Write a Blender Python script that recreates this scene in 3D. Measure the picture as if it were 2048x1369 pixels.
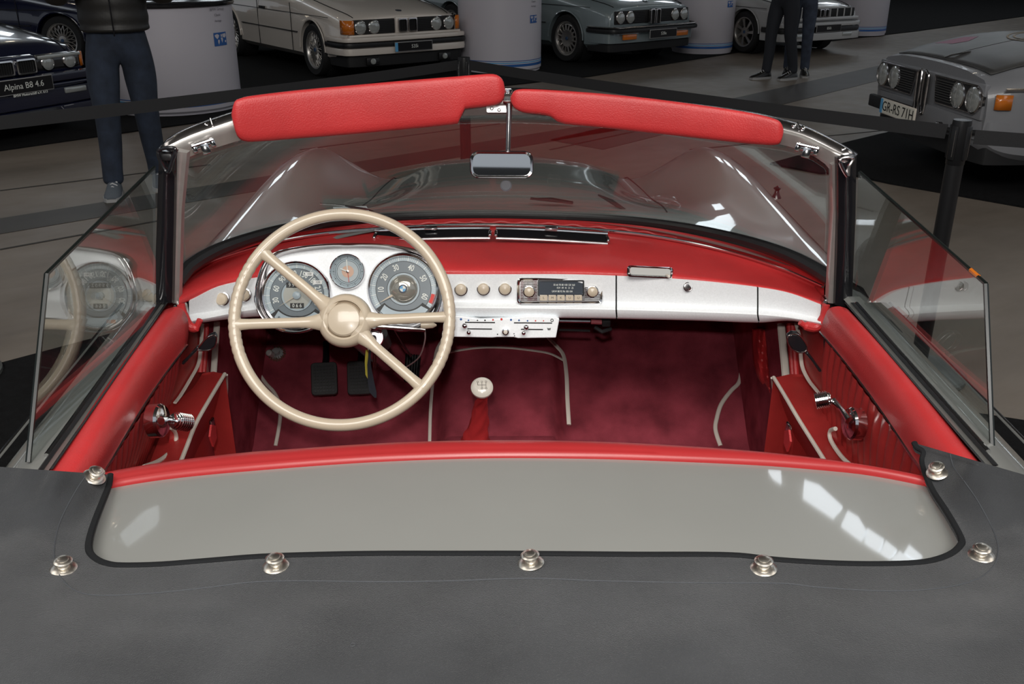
import bpy, bmesh, math, random
from mathutils import Vector, Matrix, noise
R=math.radians; PI=math.pi
random.seed(7)
SC=bpy.context.scene
COL=SC.collection
for o in list(bpy.data.objects): bpy.data.objects.remove(o)

# ---------------------------------------------------------------- camera
F=1920.0; PIT=R(23.0); YAW=0.0075; CAM=Vector((-0.020,0.0,1.52))
cd=bpy.data.cameras.new('camera'); cam=bpy.data.objects.new('camera',cd); COL.objects.link(cam)
cd.sensor_width=36.0; cd.lens=F/2048*36.0; cd.clip_start=0.02; cd.clip_end=200
cam.location=CAM; cam.rotation_euler=(PI/2-PIT,0,-YAW)
SC.camera=cam
SC.view_settings.view_transform='Standard'; SC.view_settings.look='None'
SC.view_settings.gamma=1.0; SC.view_settings.use_curve_mapping=False
SC.view_settings.exposure=-0.10
# world: dim daylight of the big hall coming in from the open sides
w=bpy.data.worlds.new('hall_light'); SC.world=w; w.use_nodes=True
bg=w.node_tree.nodes['Background']; bg.inputs[0].default_value=(0.80,0.86,0.95,1); bg.inputs[1].default_value=0.42
def area(name,loc,rot,sx,sy,power,color=(1,1,1)):
    l=bpy.data.lights.new(name,'AREA'); l.shape='RECTANGLE'; l.size=sx; l.size_y=sy; l.energy=power; l.color=color
    o=bpy.data.objects.new(name,l); COL.objects.link(o); o.location=loc; o.rotation_euler=rot; return o
# photographer's flash just above the lens
fl=bpy.data.lights.new('camera_flash','SPOT'); fl.energy=42; fl.spot_size=R(95); fl.spot_blend=0.6; fl.shadow_soft_size=0.018; fl.color=(1,0.97,0.93)
flo=bpy.data.objects.new('camera_flash',fl); COL.objects.link(flo); flo.location=CAM+Vector((-0.012,-0.02,0.12)); flo.rotation_euler=(PI/2-PIT-R(3),0,-YAW)
# hall fill: ceiling softboxes, plus a low one added to brighten the foreground
area('hall_fill',(0,-2.6,5.2),(R(22),0,0),5,2.5,400,(1,0.96,0.9))
area('hall_fill.001',(-7,0.5,8.6),(0,R(-12),0),4,6,150,(1,0.95,0.88))
area('hall_fill.002',(8,0.5,8.6),(0,R(12),0),4,6,120,(1,0.95,0.88))

def ray(px,py):
    a=(px-1024)/F; b=(py-684.5)/F
    x=a; y=math.cos(PIT)-b*math.sin(PIT); z=-math.sin(PIT)-b*math.cos(PIT)
    return Vector((x*math.cos(YAW)+y*math.sin(YAW), -x*math.sin(YAW)+y*math.cos(YAW), z))
def at(px,py,x=None,y=None,z=None):
    d=ray(px,py)
    if x is not None: t=(x-CAM.x)/d.x
    elif y is not None: t=(y-CAM.y)/d.y
    else: t=(z-CAM.z)/d.z
    return CAM+d*t
def on_plane(px,py,o,n):
    d=ray(px,py); return CAM+d*((Vector(o)-CAM).dot(n)/d.dot(n))
def on_surf(px,py,zf,z0=0.86):
    z=z0
    for _ in range(24):
        p=at(px,py,z=z); z=z*0.4+0.6*max(0.45,min(1.0,zf(p.x,p.y)))
    p=at(px,py,z=z); return p
def interp(tab,x):
    if x<=tab[0][0]:
        a,b=tab[0],tab[1]
    elif x>=tab[-1][0]:
        a,b=tab[-2],tab[-1]
    else:
        for i in range(len(tab)-1):
            if tab[i][0]<=x<=tab[i+1][0]: a,b=tab[i],tab[i+1]; break
        # smooth (Catmull) between
        i=max(0,min(len(tab)-2,i)); p0=tab[max(0,i-1)]; p3=tab[min(len(tab)-1,i+2)]
        t=(x-a[0])/(b[0]-a[0]+1e-9)
        m1=(b[1]-p0[1])/(b[0]-p0[0]+1e-9)*(b[0]-a[0]); m2=(p3[1]-a[1])/(p3[0]-a[0]+1e-9)*(b[0]-a[0])
        h=t*t*(3-2*t)
        return (1-3*t*t+2*t**3)*a[1]+(t-2*t*t+t**3)*m1+h*b[1]+(t**3-t*t)*m2
    return a[1]+(b[1]-a[1])*(x-a[0])/(b[0]-a[0]+1e-9)
def spline(pts,n,closed=False):
    pts=[Vector(p) for p in pts]; N=len(pts); out=[]
    segs=N if closed else N-1
    for i in range(segs):
        if closed: p0,p1,p2,p3=pts[i-1],pts[i],pts[(i+1)%N],pts[(i+2)%N]
        else: p0,p1,p2,p3=pts[max(0,i-1)],pts[i],pts[i+1],pts[min(N-1,i+2)]
        for k in range(n):
            t=k/n
            out.append(0.5*((2*p1)+(p2-p0)*t+(2*p0-5*p1+4*p2-p3)*t*t+(3*p1-p0-3*p2+p3)*t**3))
    if not closed: out.append(pts[-1])
    return out

# ---------------------------------------------------------------- materials
MATS={}
def mat(name,col,rough=0.5,metal=0.0,coat=0.0,noise_amt=0.0,nscale=20,bump=0.0,bscale=200,emit=0,sheen=0,spec=0.5,trans=0):
    if name in MATS: return MATS[name]
    m=bpy.data.materials.new(name); m.use_nodes=True; nt=m.node_tree; b=nt.nodes['Principled BSDF']
    b.inputs['Base Color'].default_value=(*col,1); b.inputs['Roughness'].default_value=rough; b.inputs['Metallic'].default_value=metal
    b.inputs['Coat Weight'].default_value=coat; b.inputs['Coat Roughness'].default_value=0.03
    b.inputs['Specular IOR Level'].default_value=spec
    if sheen: b.inputs['Sheen Weight'].default_value=sheen; b.inputs['Sheen Roughness'].default_value=0.4
    if emit: b.inputs['Emission Color'].default_value=(*col,1); b.inputs['Emission Strength'].default_value=emit
    tc=nt.nodes.new('ShaderNodeTexCoord')
    if noise_amt:
        n=nt.nodes.new('ShaderNodeTexNoise'); n.inputs['Scale'].default_value=nscale; n.inputs['Detail'].default_value=5
        nt.links.new(tc.outputs['Object'],n.inputs['Vector'])
        r=nt.nodes.new('ShaderNodeValToRGB'); r.color_ramp.elements[0].position=0.3; r.color_ramp.elements[1].position=0.72
        r.color_ramp.elements[0].color=(*[c*(1-noise_amt) for c in col],1); r.color_ramp.elements[1].color=(*[min(1,c*(1+noise_amt)) for c in col],1)
        nt.links.new(n.outputs['Fac'],r.inputs['Fac']); nt.links.new(r.outputs['Color'],b.inputs['Base Color'])
    if bump:
        n=nt.nodes.new('ShaderNodeTexNoise'); n.inputs['Scale'].default_value=bscale; n.inputs['Detail'].default_value=3
        nt.links.new(tc.outputs['Object'],n.inputs['Vector'])
        bp=nt.nodes.new('ShaderNodeBump'); bp.inputs['Strength'].default_value=bump; bp.inputs['Distance'].default_value=0.002
        nt.links.new(n.outputs['Fac'],bp.inputs['Height']); nt.links.new(bp.outputs['Normal'],b.inputs['Normal'])
    MATS[name]=m; return m
RED=mat('red_leather',(0.53,0.034,0.036),0.42,noise_amt=0.10,nscale=9,bump=0.35,bscale=420)
RIMV=mat('satin_red_rim',(0.37,0.024,0.026),0.35,noise_amt=0.05,nscale=9)
REDD=mat('red_vinyl',(0.38,0.030,0.028),0.38,noise_amt=0.12,nscale=14,bump=0.25,bscale=260)
CARPET=mat('burgundy_carpet',(0.30,0.050,0.070),0.95,noise_amt=0.35,nscale=13,bump=1.0,bscale=700,spec=0.05)
CREAM=mat('cream_plastic',(0.52,0.44,0.335),0.28,coat=0.4)
WHITEP=mat('white_piping',(0.66,0.60,0.53),0.6)
CHROME=mat('chrome',(0.82,0.82,0.83),0.10,metal=1.0)
CHROMED=mat('worn_chrome',(0.52,0.50,0.50),0.20,metal=1.0,noise_amt=0.2,nscale=30)
SILVER=mat('silver_dash_paint',(0.90,0.93,0.95),0.40,metal=0.12,noise_amt=0.05,nscale=300,bump=0.08,bscale=900)
FRAME=mat('silver_frame_paint',(0.47,0.45,0.43),0.34,metal=0.6,noise_amt=0.05,nscale=60)
PAINT=mat('grey_body_paint',(0.250,0.253,0.240),0.30,coat=1.0,noise_amt=0.02,nscale=8)
BLACK=mat('black_rubber',(0.012,0.012,0.013),0.38)
BLACKM=mat('matt_black',(0.008,0.008,0.009),0.7)
BLACKG=mat('gloss_black',(0.010,0.010,0.012),0.15)
CLOTH=mat('black_canvas',(0.040,0.042,0.0455),0.85,noise_amt=0.22,nscale=7,bump=0.6,bscale=900,sheen=0.15,spec=0.2)
CLOTHD=mat('canvas_hem',(0.012,0.013,0.0145),0.85,bump=0.5,bscale=900,spec=0.2)
SEAM=mat('grey_thread',(0.055,0.06,0.068),0.8)
WHITE=mat('white_panel',(0.52,0.50,0.55),0.45)
DIALD=mat('dial_grey',(0.15,0.18,0.20),0.35)
DIALL=mat('dial_silver_blue',(0.36,0.43,0.47),0.32)
DIALC=mat('dial_centre',(0.42,0.42,0.38),0.3,metal=0.3)
DIALW=mat('dial_print_white',(0.72,0.74,0.70),0.5)
INK=mat('black_ink',(0.01,0.01,0.01),0.5)
BLUE=mat('blue_print',(0.02,0.10,0.33),0.4)
LBLUE=mat('light_blue_print',(0.10,0.35,0.62),0.4)
REDI=mat('red_print',(0.6,0.03,0.02),0.5)
ORANGE=mat('amber_lens',(0.60,0.16,0.015),0.18,coat=0.6)
MIRROR=mat('mirror_glass',(0.85,0.86,0.86),0.02,metal=1.0)
RUBD=mat('pedal_rubber',(0.022,0.022,0.022),0.6,bump=0.3,bscale=300)
TYRE=mat('tyre_rubber',(0.012,0.012,0.013),0.65)
RIM=mat('alloy_rim',(0.50,0.48,0.46),0.32,metal=0.8)
LENS=mat('headlamp_lens',(0.42,0.44,0.43),0.12,coat=1.0,metal=0.35)
DENIM=mat('dark_denim',(0.016,0.024,0.042),0.9,noise_amt=0.35,nscale=14,bump=0.5,bscale=500)
DENIML=mat('faded_denim',(0.035,0.045,0.07),0.9,noise_amt=0.35,nscale=14,bump=0.5,bscale=500)
JACKET=mat('black_quilted_nylon',(0.013,0.012,0.011),0.5,bump=0.3,bscale=60)
SKIN=mat('skin',(0.48,0.27,0.19),0.55)
HAIR=mat('hair',(0.03,0.02,0.015),0.8)
SHOE=mat('grey_sneaker',(0.085,0.10,0.12),0.8,bump=0.4,bscale=300)
SOLE=mat('sole_grey',(0.30,0.30,0.30),0.7)
LACE=mat('lace_white',(0.55,0.55,0.55),0.8)
def glass_mat(name,tint,refl_scale,ior=1.5):
    m=bpy.data.materials.new(name); m.use_nodes=True; nt=m.node_tree; nt.nodes.clear()
    out=nt.nodes.new('ShaderNodeOutputMaterial'); mx=nt.nodes.new('ShaderNodeMixShader')
    t=nt.nodes.new('ShaderNodeBsdfTransparent'); t.inputs[0].default_value=(*tint,1)
    g=nt.nodes.new('ShaderNodeBsdfGlossy'); g.inputs['Roughness'].default_value=0.0; g.inputs[0].default_value=(1,1,1,1)
    ge=nt.nodes.new('ShaderNodeNewGeometry'); dp=nt.nodes.new('ShaderNodeVectorMath'); dp.operation='DOT_PRODUCT'
    nt.links.new(ge.outputs['Incoming'],dp.inputs[0]); nt.links.new(ge.outputs['Normal'],dp.inputs[1])
    ab=nt.nodes.new('ShaderNodeMath'); ab.operation='ABSOLUTE'; nt.links.new(dp.outputs['Value'],ab.inputs[0])
    om=nt.nodes.new('ShaderNodeMath'); om.operation='SUBTRACT'; om.inputs[0].default_value=1.0; nt.links.new(ab.outputs[0],om.inputs[1])
    pw=nt.nodes.new('ShaderNodeMath'); pw.operation='POWER'; pw.inputs[1].default_value=5.0; nt.links.new(om.outputs[0],pw.inputs[0])
    f=nt.nodes.new('ShaderNodeMath'); f.operation='MULTIPLY_ADD'; f.inputs[1].default_value=0.96; f.inputs[2].default_value=0.04; nt.links.new(pw.outputs[0],f.inputs[0])
    k=nt.nodes.new('ShaderNodeMath'); k.operation='MULTIPLY'; k.inputs[1].default_value=refl_scale; k.use_clamp=True
    nt.links.new(f.outputs[0],k.inputs[0]); nt.links.new(k.outputs[0],mx.inputs[0]); nt.links.new(t.outputs[0],mx.inputs[1]); nt.links.new(g.outputs[0],mx.inputs[2]); nt.links.new(mx.outputs[0],out.inputs[0])
    MATS[name]=m; return m
GLASS=glass_mat('windshield_glass',(0.92,0.94,0.93),1.05)
SIDEGLASS=glass_mat('side_glass',(0.90,0.93,0.92),1.5)
GLASSD=glass_mat('dial_glass',(0.97,0.98,0.98),0.8)
GLASSC=mat('car_window',(0.02,0.024,0.026),0.05,coat=1.0)

# ---------------------------------------------------------------- geometry helpers
ORG={}
def worg(o):
    return ORG.get(o,Vector((0,0,0)))
def thing(name,label=None,cat=None,loc=(0,0,0),group=None,kind=None,parent=None):
    o=bpy.data.objects.new(name,None); COL.objects.link(o); o.empty_display_size=0.1
    ORG[o]=Vector(loc); o.location=Vector(loc)-(worg(parent) if parent else Vector())
    if parent: o.parent=parent
    tag(o,label,cat,group,kind); return o
def tag(o,label=None,cat=None,group=None,kind=None):
    if label: o['label']=label
    if cat: o['category']=cat
    if group: o['group']=group
    if kind: o['kind']=kind
    return o
class G:
    def __init__(s): s.V=[]; s.F=[]; s.MI=[]; s.mi=0
    def add(s,V,Fc):
        n=len(s.V); s.V+= [Vector(v) for v in V]; s.F+=[tuple(n+i for i in f) for f in Fc]; s.MI+=[s.mi]*len(Fc); return s
    def grid(s,rows,cu=False,cv=False,flip=False):
        m=len(rows); n=len(rows[0]); V=[p for r in rows for p in r]; Fc=[]
        for i in range(m if cv else m-1):
            for j in range(n if cu else n-1):
                a=i*n+j; b=i*n+(j+1)%n; c=((i+1)%m)*n+(j+1)%n; d=((i+1)%m)*n+j
                Fc.append((d,c,b,a) if flip else (a,b,c,d))
        return s.add(V,Fc)
    def box(s,c,sz,M=None,bev=0):
        hx,hy,hz=sz[0]/2,sz[1]/2,sz[2]/2; M=M or Matrix.Identity(3); c=Vector(c)
        if bev:
            b=min(bev,hx*.95,hy*.95,hz*.95)
            bm=bmesh.new(); bmesh.ops.create_cube(bm,size=1)
            for v in bm.verts: v.co=Vector((v.co.x*2*hx,v.co.y*2*hy,v.co.z*2*hz))
            bmesh.ops.bevel(bm,geom=bm.edges[:],offset=b,segments=2,profile=0.5,affect='EDGES')
            bm.verts.index_update()
            V=[c+M@v.co for v in bm.verts]; Fc=[tuple(v.index for v in f.verts) for f in bm.faces]; bm.free()
            return s.add(V,Fc)
        V=[c+M@Vector((x*hx,y*hy,z*hz)) for x in(-1,1) for y in(-1,1) for z in(-1,1)]
        return s.add(V,[(0,1,3,2),(4,6,7,5),(0,4,5,1),(2,3,7,6),(0,2,6,4),(1,5,7,3)])
    def tube(s,path,r,closed=False,seg=8,flat=None,caps=True,up=None):
        P_=[Vector(p) for p in path]; n=len(P_); rows=[]; N=None
        for i in range(n):
            if closed: t=(P_[(i+1)%n]-P_[i-1])
            else: t=P_[min(n-1,i+1)]-P_[max(0,i-1)]
            if t.length<1e-9: t=Vector((0,0,1))
            t.normalize()
            if up is not None:
                N=Vector(up)-t*Vector(up).dot(t)
            elif N is None:
                a=Vector((0,0,1)) if abs(t.z)<.9 else Vector((1,0,0)); N=a-t*a.dot(t)
            else: N=N-t*N.dot(t)
            N.normalize(); B=t.cross(N)
            rr=r[i] if isinstance(r,(list,tuple)) else r
            fx=flat if flat else 1.0
            rows.append([P_[i]+(N*math.cos(2*PI*k/seg)*rr*fx+B*math.sin(2*PI*k/seg)*rr) for k in range(seg)])
        s.grid(rows,cu=True,cv=closed)
        if caps and not closed:
            b=len(s.V)-n*seg
            s.F.append(tuple(b+k for k in range(seg))[::-1]); s.F.append(tuple(b+(n-1)*seg+k for k in range(seg))); s.MI+=[s.mi]*2
        return s
    def lathe(s,prof,o,axis,seg=24,cap=True):
        o=Vector(o); M=basis(axis); rows=[]
        for r,h in prof: rows.append([o+M@Vector((r*math.cos(2*PI*k/seg),r*math.sin(2*PI*k/seg),h)) for k in range(seg)])
        base=len(s.V); s.grid(rows,cu=True)
        if cap:
            if prof[0][0]>1e-5: s.F.append(tuple(base+k for k in range(seg))[::-1]); s.MI.append(s.mi)
            if prof[-1][0]>1e-5: s.F.append(tuple(base+(len(prof)-1)*seg+k for k in range(seg))); s.MI.append(s.mi)
        return s
    def prism(s,pts,vec):
        pts=[Vector(p) for p in pts]; vec=Vector(vec); n=len(pts)
        V=pts+[p+vec for p in pts]
        return s.add(V,[tuple(range(n))[::-1],tuple(range(n,2*n))]+[(i,(i+1)%n,n+(i+1)%n,n+i) for i in range(n)])
    def ball(s,c,r,seg=12,sc=(1,1,1)):
        prof=[]; c=Vector(c); rows=[]
        for i in range(seg//2+1):
            a=-PI/2+PI*i/(seg//2); rows.append([c+Vector((sc[0]*r*math.cos(a)*math.cos(2*PI*k/seg),sc[1]*r*math.cos(a)*math.sin(2*PI*k/seg),sc[2]*r*math.sin(a))) for k in range(seg)])
        return s.grid(rows,cu=True)
    def xf(s,M):
        s.V=[M@v for v in s.V]; return s
    def build(s,name,m,parent=None,smooth=True,sub=0,bev=0,label=None,sol=0,kind=None,cat=None,group=None,soloff=-1,angle=35,origin=None):
        me=bpy.data.meshes.new(name)
        if not s.V: return None
        lo=Vector([min(v[i] for v in s.V) for i in range(3)]); hi=Vector([max(v[i] for v in s.V) for i in range(3)])
        c=(lo+hi)/2
        if parent is None: c.z=lo.z
        if origin is not None: c=Vector(origin)
        me.from_pydata([v-c for v in s.V],[],s.F)
        ms=m if isinstance(m,(list,tuple)) else [m]
        for q in ms: me.materials.append(q)
        if len(ms)>1: me.polygons.foreach_set('material_index',s.MI)
        bm=bmesh.new(); bm.from_mesh(me); bmesh.ops.remove_doubles(bm,verts=bm.verts,dist=1e-6); bmesh.ops.recalc_face_normals(bm,faces=bm.faces); bm.to_mesh(me); bm.free()
        if smooth:
            me.polygons.foreach_set('use_smooth',[True]*len(me.polygons))
            me.set_sharp_from_angle(angle=R(angle))
        o=bpy.data.objects.new(name,me); COL.objects.link(o); ORG[o]=c
        o.location=c-(worg(parent) if parent else Vector())
        if parent: o.parent=parent
        if sol:
            q=o.modifiers.new('thick','SOLIDIFY'); q.thickness=sol; q.offset=soloff
        if bev:
            q=o.modifiers.new('bevel','BEVEL'); q.width=bev; q.segments=2; q.limit_method='ANGLE'; q.angle_limit=R(40)
        if sub:
            q=o.modifiers.new('sub','SUBSURF'); q.levels=sub; q.render_levels=sub
        tag(o,label,cat,group,kind)
        return o
def basis(n,up=(0,0,1)):
    n=Vector(n).normalized(); up=Vector(up)
    if abs(n.dot(up))>.99: up=Vector((0,1,0))
    x=up.cross(n).normalized(); y=n.cross(x)
    return Matrix((x,y,n)).transposed()
def rrect(w,h,r,n=4):
    out=[]
    for cx,cy,a0 in((w/2-r,h/2-r,0),(-w/2+r,h/2-r,90),(-w/2+r,-h/2+r,180),(w/2-r,-h/2+r,270)):
        for k in range(n+1):
            a=R(a0+90*k/n); out.append((cx+r*math.cos(a),cy+r*math.sin(a)))
    return out
def text_geo(txt,size,o,M,ext=0.0003,align='CENTER',sx=1.0,bold=0.0):
    cu=bpy.data.curves.new('t','FONT'); cu.body=txt; cu.size=size; cu.extrude=ext; cu.align_x=align; cu.align_y='CENTER'; cu.resolution_u=3; cu.offset=bold
    ob=bpy.data.objects.new('t',cu); me=bpy.data.meshes.new_from_object(ob)
    V=[Vector(o)+M@Vector((v.co.x*sx,v.co.y,v.co.z)) for v in me.vertices]; Fc=[tuple(p.vertices) for p in me.polygons]
    bpy.data.objects.remove(ob); bpy.data.curves.remove(cu); bpy.data.meshes.remove(me)
    return V,Fc
def copy_tree(o,parent=None):
    c=o.copy(); COL.objects.link(c)
    if parent: c.parent=parent
    for ch in list(o.children): copy_tree(ch,c)
    return c
def move(o,loc,rz=0,s=1):
    o.location=loc; o.rotation_euler=(0,0,rz); o.scale=(s,s,s)
# ================================================================ the hall
fm=bpy.data.materials.new('polished_concrete'); fm.use_nodes=True; nt=fm.node_tree; b=nt.nodes['Principled BSDF']
tc=nt.nodes.new('ShaderNodeTexCoord')
mp=nt.nodes.new('ShaderNodeMapping'); mp.inputs['Rotation'].default_value=(0,0,R(-37)); nt.links.new(tc.outputs['Object'],mp.inputs['Vector'])
n1=nt.nodes.new('ShaderNodeTexNoise'); n1.inputs['Scale'].default_value=1.1; n1.inputs['Detail'].default_value=8; n1.inputs['Roughness'].default_value=0.65
mp2=nt.nodes.new('ShaderNodeMapping'); mp2.inputs['Scale'].default_value=(0.35,1.6,1); nt.links.new(mp.outputs[0],mp2.inputs['Vector']); nt.links.new(mp2.outputs[0],n1.inputs['Vector'])
cr=nt.nodes.new('ShaderNodeValToRGB'); cr.color_ramp.elements[0].position=0.3; cr.color_ramp.elements[0].color=(0.125,0.105,0.086,1); cr.color_ramp.elements[1].position=0.75; cr.color_ramp.elements[1].color=(0.225,0.19,0.158,1)
nt.links.new(n1.outputs['Fac'],cr.inputs['Fac']); nt.links.new(cr.outputs['Color'],b.inputs['Base Color'])
n2=nt.nodes.new('ShaderNodeTexNoise'); n2.inputs['Scale'].default_value=6; nt.links.new(tc.outputs['Object'],n2.inputs['Vector'])
mr=nt.nodes.new('ShaderNodeMapRange'); mr.inputs['To Min'].default_value=0.38; mr.inputs['To Max'].default_value=0.58; b.inputs['Specular IOR Level'].default_value=0.3
nt.links.new(n2.outputs['Fac'],mr.inputs['Value']); nt.links.new(mr.outputs[0],b.inputs['Roughness'])
G().box((2,10,-0.1),(52,44,0.2)).build('floor',fm,smooth=False,kind='structure')
DARKF=mat('dark_floor_band',(0.045,0.040,0.035),0.5,noise_amt=0.2,nscale=3,spec=0.25)
SEAMF=mat('floor_joint',(0.028,0.025,0.022),0.7)
MATB=mat('black_felt_carpet',(0.0065,0.0065,0.007),0.95,noise_amt=0.3,nscale=40,bump=1,bscale=300,spec=0.15)
def floor_poly(name,px,m,z0,z1,kind='structure',par=None):
    pts=[at(*p,z=z1) if len(p)==2 else Vector(p) for p in px]; g=G().prism(pts,(0,0,z0-z1)); return g.build(name,m,par,smooth=False,kind=kind)
def band(name,a,b_,w,m,z=0.003):
    A=at(*a,z=0); B=at(*b_,z=0); d=(B-A).normalized(); n=Vector((-d.y,d.x,0))*w/2
    G().prism([A-d*5+n,A-d*5-n,B+d*5-n,B+d*5+n],(0,0,z)).build(name,m,smooth=False,kind='structure')
def band1(name,a,b_,w,m,z=0.003):
    A=at(*a,z=0); B=at(*b_,z=0); d=(B-A).normalized(); n=Vector((-d.y,d.x,0))*w/2
    G().prism([A+n,A-n,B-n,B+n],(0,0,z)).build(name,m,smooth=False,kind='structure')
band('trim_1',(0,453),(300,404),0.34,DARKF)
band1('trim_2',(1150,290),(1950,100),0.55,DARKF)
band1('trim_3',(-300,470),(-60,440),0.02,SEAMF)
band1('trim_4',(0,382),(420,330),0.02,SEAMF); band1('trim_5',(600,300),(1000,248),0.02,SEAMF); band1('trim_6',(1100,300),(1500,215),0.02,SEAMF); band1('trim_7',(1380,300),(1800,258),0.02,SEAMF)
band1('trim_8',(0,500),(330,440),0.02,SEAMF)
# black display carpets
def carpet(name,label,px,z=0.012):
    o=floor_poly(name,px,MATB,0.001,z,kind=None); tag(o,label,'carpet'); return o
carpet('display_carpet','black carpet under the row of parked saloons beyond the barrier',[(-500,372),(0,300),(300,257),(700,203),(1040,167),(1180,152),(1500,100),(1830,62),(2100,25),(25,27.4,0.012),(-22,27.4,0.012),(-22,9,0.012)])
carpet('display_carpet','black carpet under the rally coupe on the right',[(1540,326),(1700,282),(1850,246),(2120,180),(2700,250),(2700,520),(2048,412),(1780,365),(1690,346),(1640,345)],0.014)
cc=G(); a=at(-300,775,z=0.012); b_=at(0,726,z=0.012); c_=at(300,676,z=0.012)
cc.prism([(-3.1,2.9,0.012),(b_.x,b_.y,0.012),(-0.9,4.35,0.012),(0.5,4.15,0.012),(1.45,2.98,0.012),(3.0,2.35,0.012),(2.6,-2.5,0.012),(-2.4,-2.5,0.012)],(0,0,-0.011))
tag(cc.build('display_carpet',MATB,smooth=False),'black carpet lying under the open red-trimmed convertible','carpet')
WALLM=mat('dark_wall',(0.012,0.012,0.013),0.8,noise_amt=0.2,nscale=1)
CEILM=mat('hall_ceiling',(0.34,0.33,0.31),0.9,noise_amt=0.1,nscale=1)
G().box((2,28,4.5),(52,0.3,9.0)).build('wall_back',WALLM,smooth=False,kind='structure')
G().box((2,13,9.1),(52,34,0.2)).build('ceiling',CEILM,smooth=False,kind='structure')
G().box((-19.8,13,6.0),(0.3,30,6.0)).build('wall_left',WALLM,smooth=False,kind='structure')
# skylight panes: seen mirrored in the glossy rear deck
SKY=mat('skylight_pane',(0.86,0.93,1.0),0.5,emit=6.5)
SKYL=mat('roof_light',(0.86,0.93,1.0),0.5,emit=2.0)
SKYB=mat('clerestory_pane',(0.86,0.93,1.0),0.5,emit=4.5)
def refl(px,py,zc=9.0):
    p=at(px,py,z=0.865); d=(p-CAM).normalized(); nx=p.x*0.20; n=Vector((p.x*0.234,-0.033,1)).normalized(); r=d-2*d.dot(n)*n
    return p+r*((zc-p.z)/r.z)
quads=[[(1612,958),(1642,968),(1690,1010),(1672,1030),(1610,990)],[(1700,1018),(1722,1030),(1738,1056),(1730,1075),(1688,1045)],[(1740,1052),(1775,1074),(1766,1096),(1736,1078)],[(1778,1076),(1802,1094),(1788,1114),(1768,1098)],[(1806,1096),(1845,1124),(1838,1140),(1792,1116)],[(1826,1084),(1854,1106),(1846,1122),(1816,1100)],[(1540,938),(1565,940),(1566,962),(1550,952)]]
for i,q in enumerate(quads):
    pts=[refl(*p,zc=8.9) for p in q]
    o=G().prism(pts,(0,0,0.06)).build('window_%d'%(i+1),SKY,smooth=False,kind='structure')
G().box((2,-12.2,3.2),(52,0.3,6.4)).build('wall_front',mat('grey_wall',(0.07,0.07,0.072),0.8),smooth=False,kind='structure')
for s in(-1,1):
    for k in range(7): G().box((s*11.5,5.5+3.3*k,8.5),(1.2,2.9,0.08)).build('window_%d'%(8+k+(7 if s<0 else 0)),SKYL,smooth=False,kind='structure')
k=22
for x in (4.5,6.6,8.7,10.8,12.9,-6.5,-8.6,-10.7,-12.8):
    G().box((x,27.8,7.1),(1.2,0.1,1.6)).build('window_%d'%k,SKYB,smooth=False,kind='structure'); k+=1
# round ceiling lamps
LAMP=mat('lamp_face',(1,0.86,0.66),0.5,emit=22)
LH=mat('lamp_housing',(0.05,0.05,0.05),0.5)
for i,(x,y) in enumerate([(-6,7),(6,9),(7.5,17),(-8.5,16),(-9,22)]):
    t=thing('ceiling_lamp','round warm lamp hanging under the hall ceiling','lamp',(x,y,8.7),'ceiling lamps of the hall')
    G().lathe([(0.02,0.3),(0.02,0.12),(0.20,0.10),(0.24,0.0),(0.22,-0.10),(0.20,-0.10)],(x,y,8.7),(0,0,1),20).build('housing',LH,t)
    G().lathe([(0.0,0.0),(0.19,0.0),(0.19,-0.02),(0.0,-0.03)],(x,y,8.62),(0,0,1),20).build('lamp_face',LAMP,t)
# ================================================================ the convertible
CAR=thing('convertible','open grey convertible seen from behind, with red leather cabin and cream steering wheel','car',(0,1.2,0))
YV=Vector((0,1,0))
# ---- outer body : hood, cowl and front fenders
def sm(t): t=max(0,min(1,t)); return t*t*(3-2*t)
def hoodz(x,y):
    a=abs(x); u=sm((y-2.2)/1.5)
    base=0.872-0.10*u - 0.17*sm((y-3.35)/0.5)
    base-=0.012*(a/0.6)**2
    bump=0.088*math.exp(-((a-0.65)/0.115)**2)*sm((y-2.2)/0.9)*(1-0.9*sm((y-3.22)/0.42))
    scoop=-0.055*math.exp(-((a-0.42)/0.11)**2)*sm((y-2.3)/0.7)
    power=0.022*math.exp(-(a/0.17)**2)*sm((y-2.4)/0.4)
    z=base+bump+scoop+power
    z-= (max(0,a-0.70)/0.13)**2*0.30 if a<0.83 else 0.30
    return z
def cowl_y(x): return 2.30-0.42*min(1,abs(x)/0.66)**2.3
g=G(); rows=[]
NX=64
for j in range(60):
    row=[]
    for i in range(NX+1):
        x=-0.83+1.66*i/NX
        y0=cowl_y(x); y=y0+(3.78-y0)*j/59
        yr=y-0.35*(abs(x)/0.83)**3*sm((y-3.0)/0.8)
        row.append((x,yr,hoodz(x,y)))
    rows.append(row)
g.grid(rows)
for s in(0,-1):
    side=[[r[s],(r[s][0]*1.012,r[s][1],0.52),(r[s][0]*1.0,r[s][1],0.42),(r[s][0]*0.97,r[s][1],0.24)] for r in rows]
    g.grid(side)
nose=[[p,(p[0]*0.98,p[1]+0.03,0.45),(p[0]*0.9,p[1]-0.05,0.24)] for p in rows[-1]]
g.grid(nose)
body=g.build('front_body',PAINT,CAR,angle=50)
# hood shut line and centre ridge chrome
def hp(x,y,o=0.002): return (x,y,hoodz(x,y)+o)
for s in(-1,1):
    G().tube([hp(s*(0.40+0.03*math.sin(k/14*3)),2.42+k*0.08,0.0005) for k in range(15)],0.0022,seg=6).build('hood_joint',BLACKM,CAR)
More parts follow.
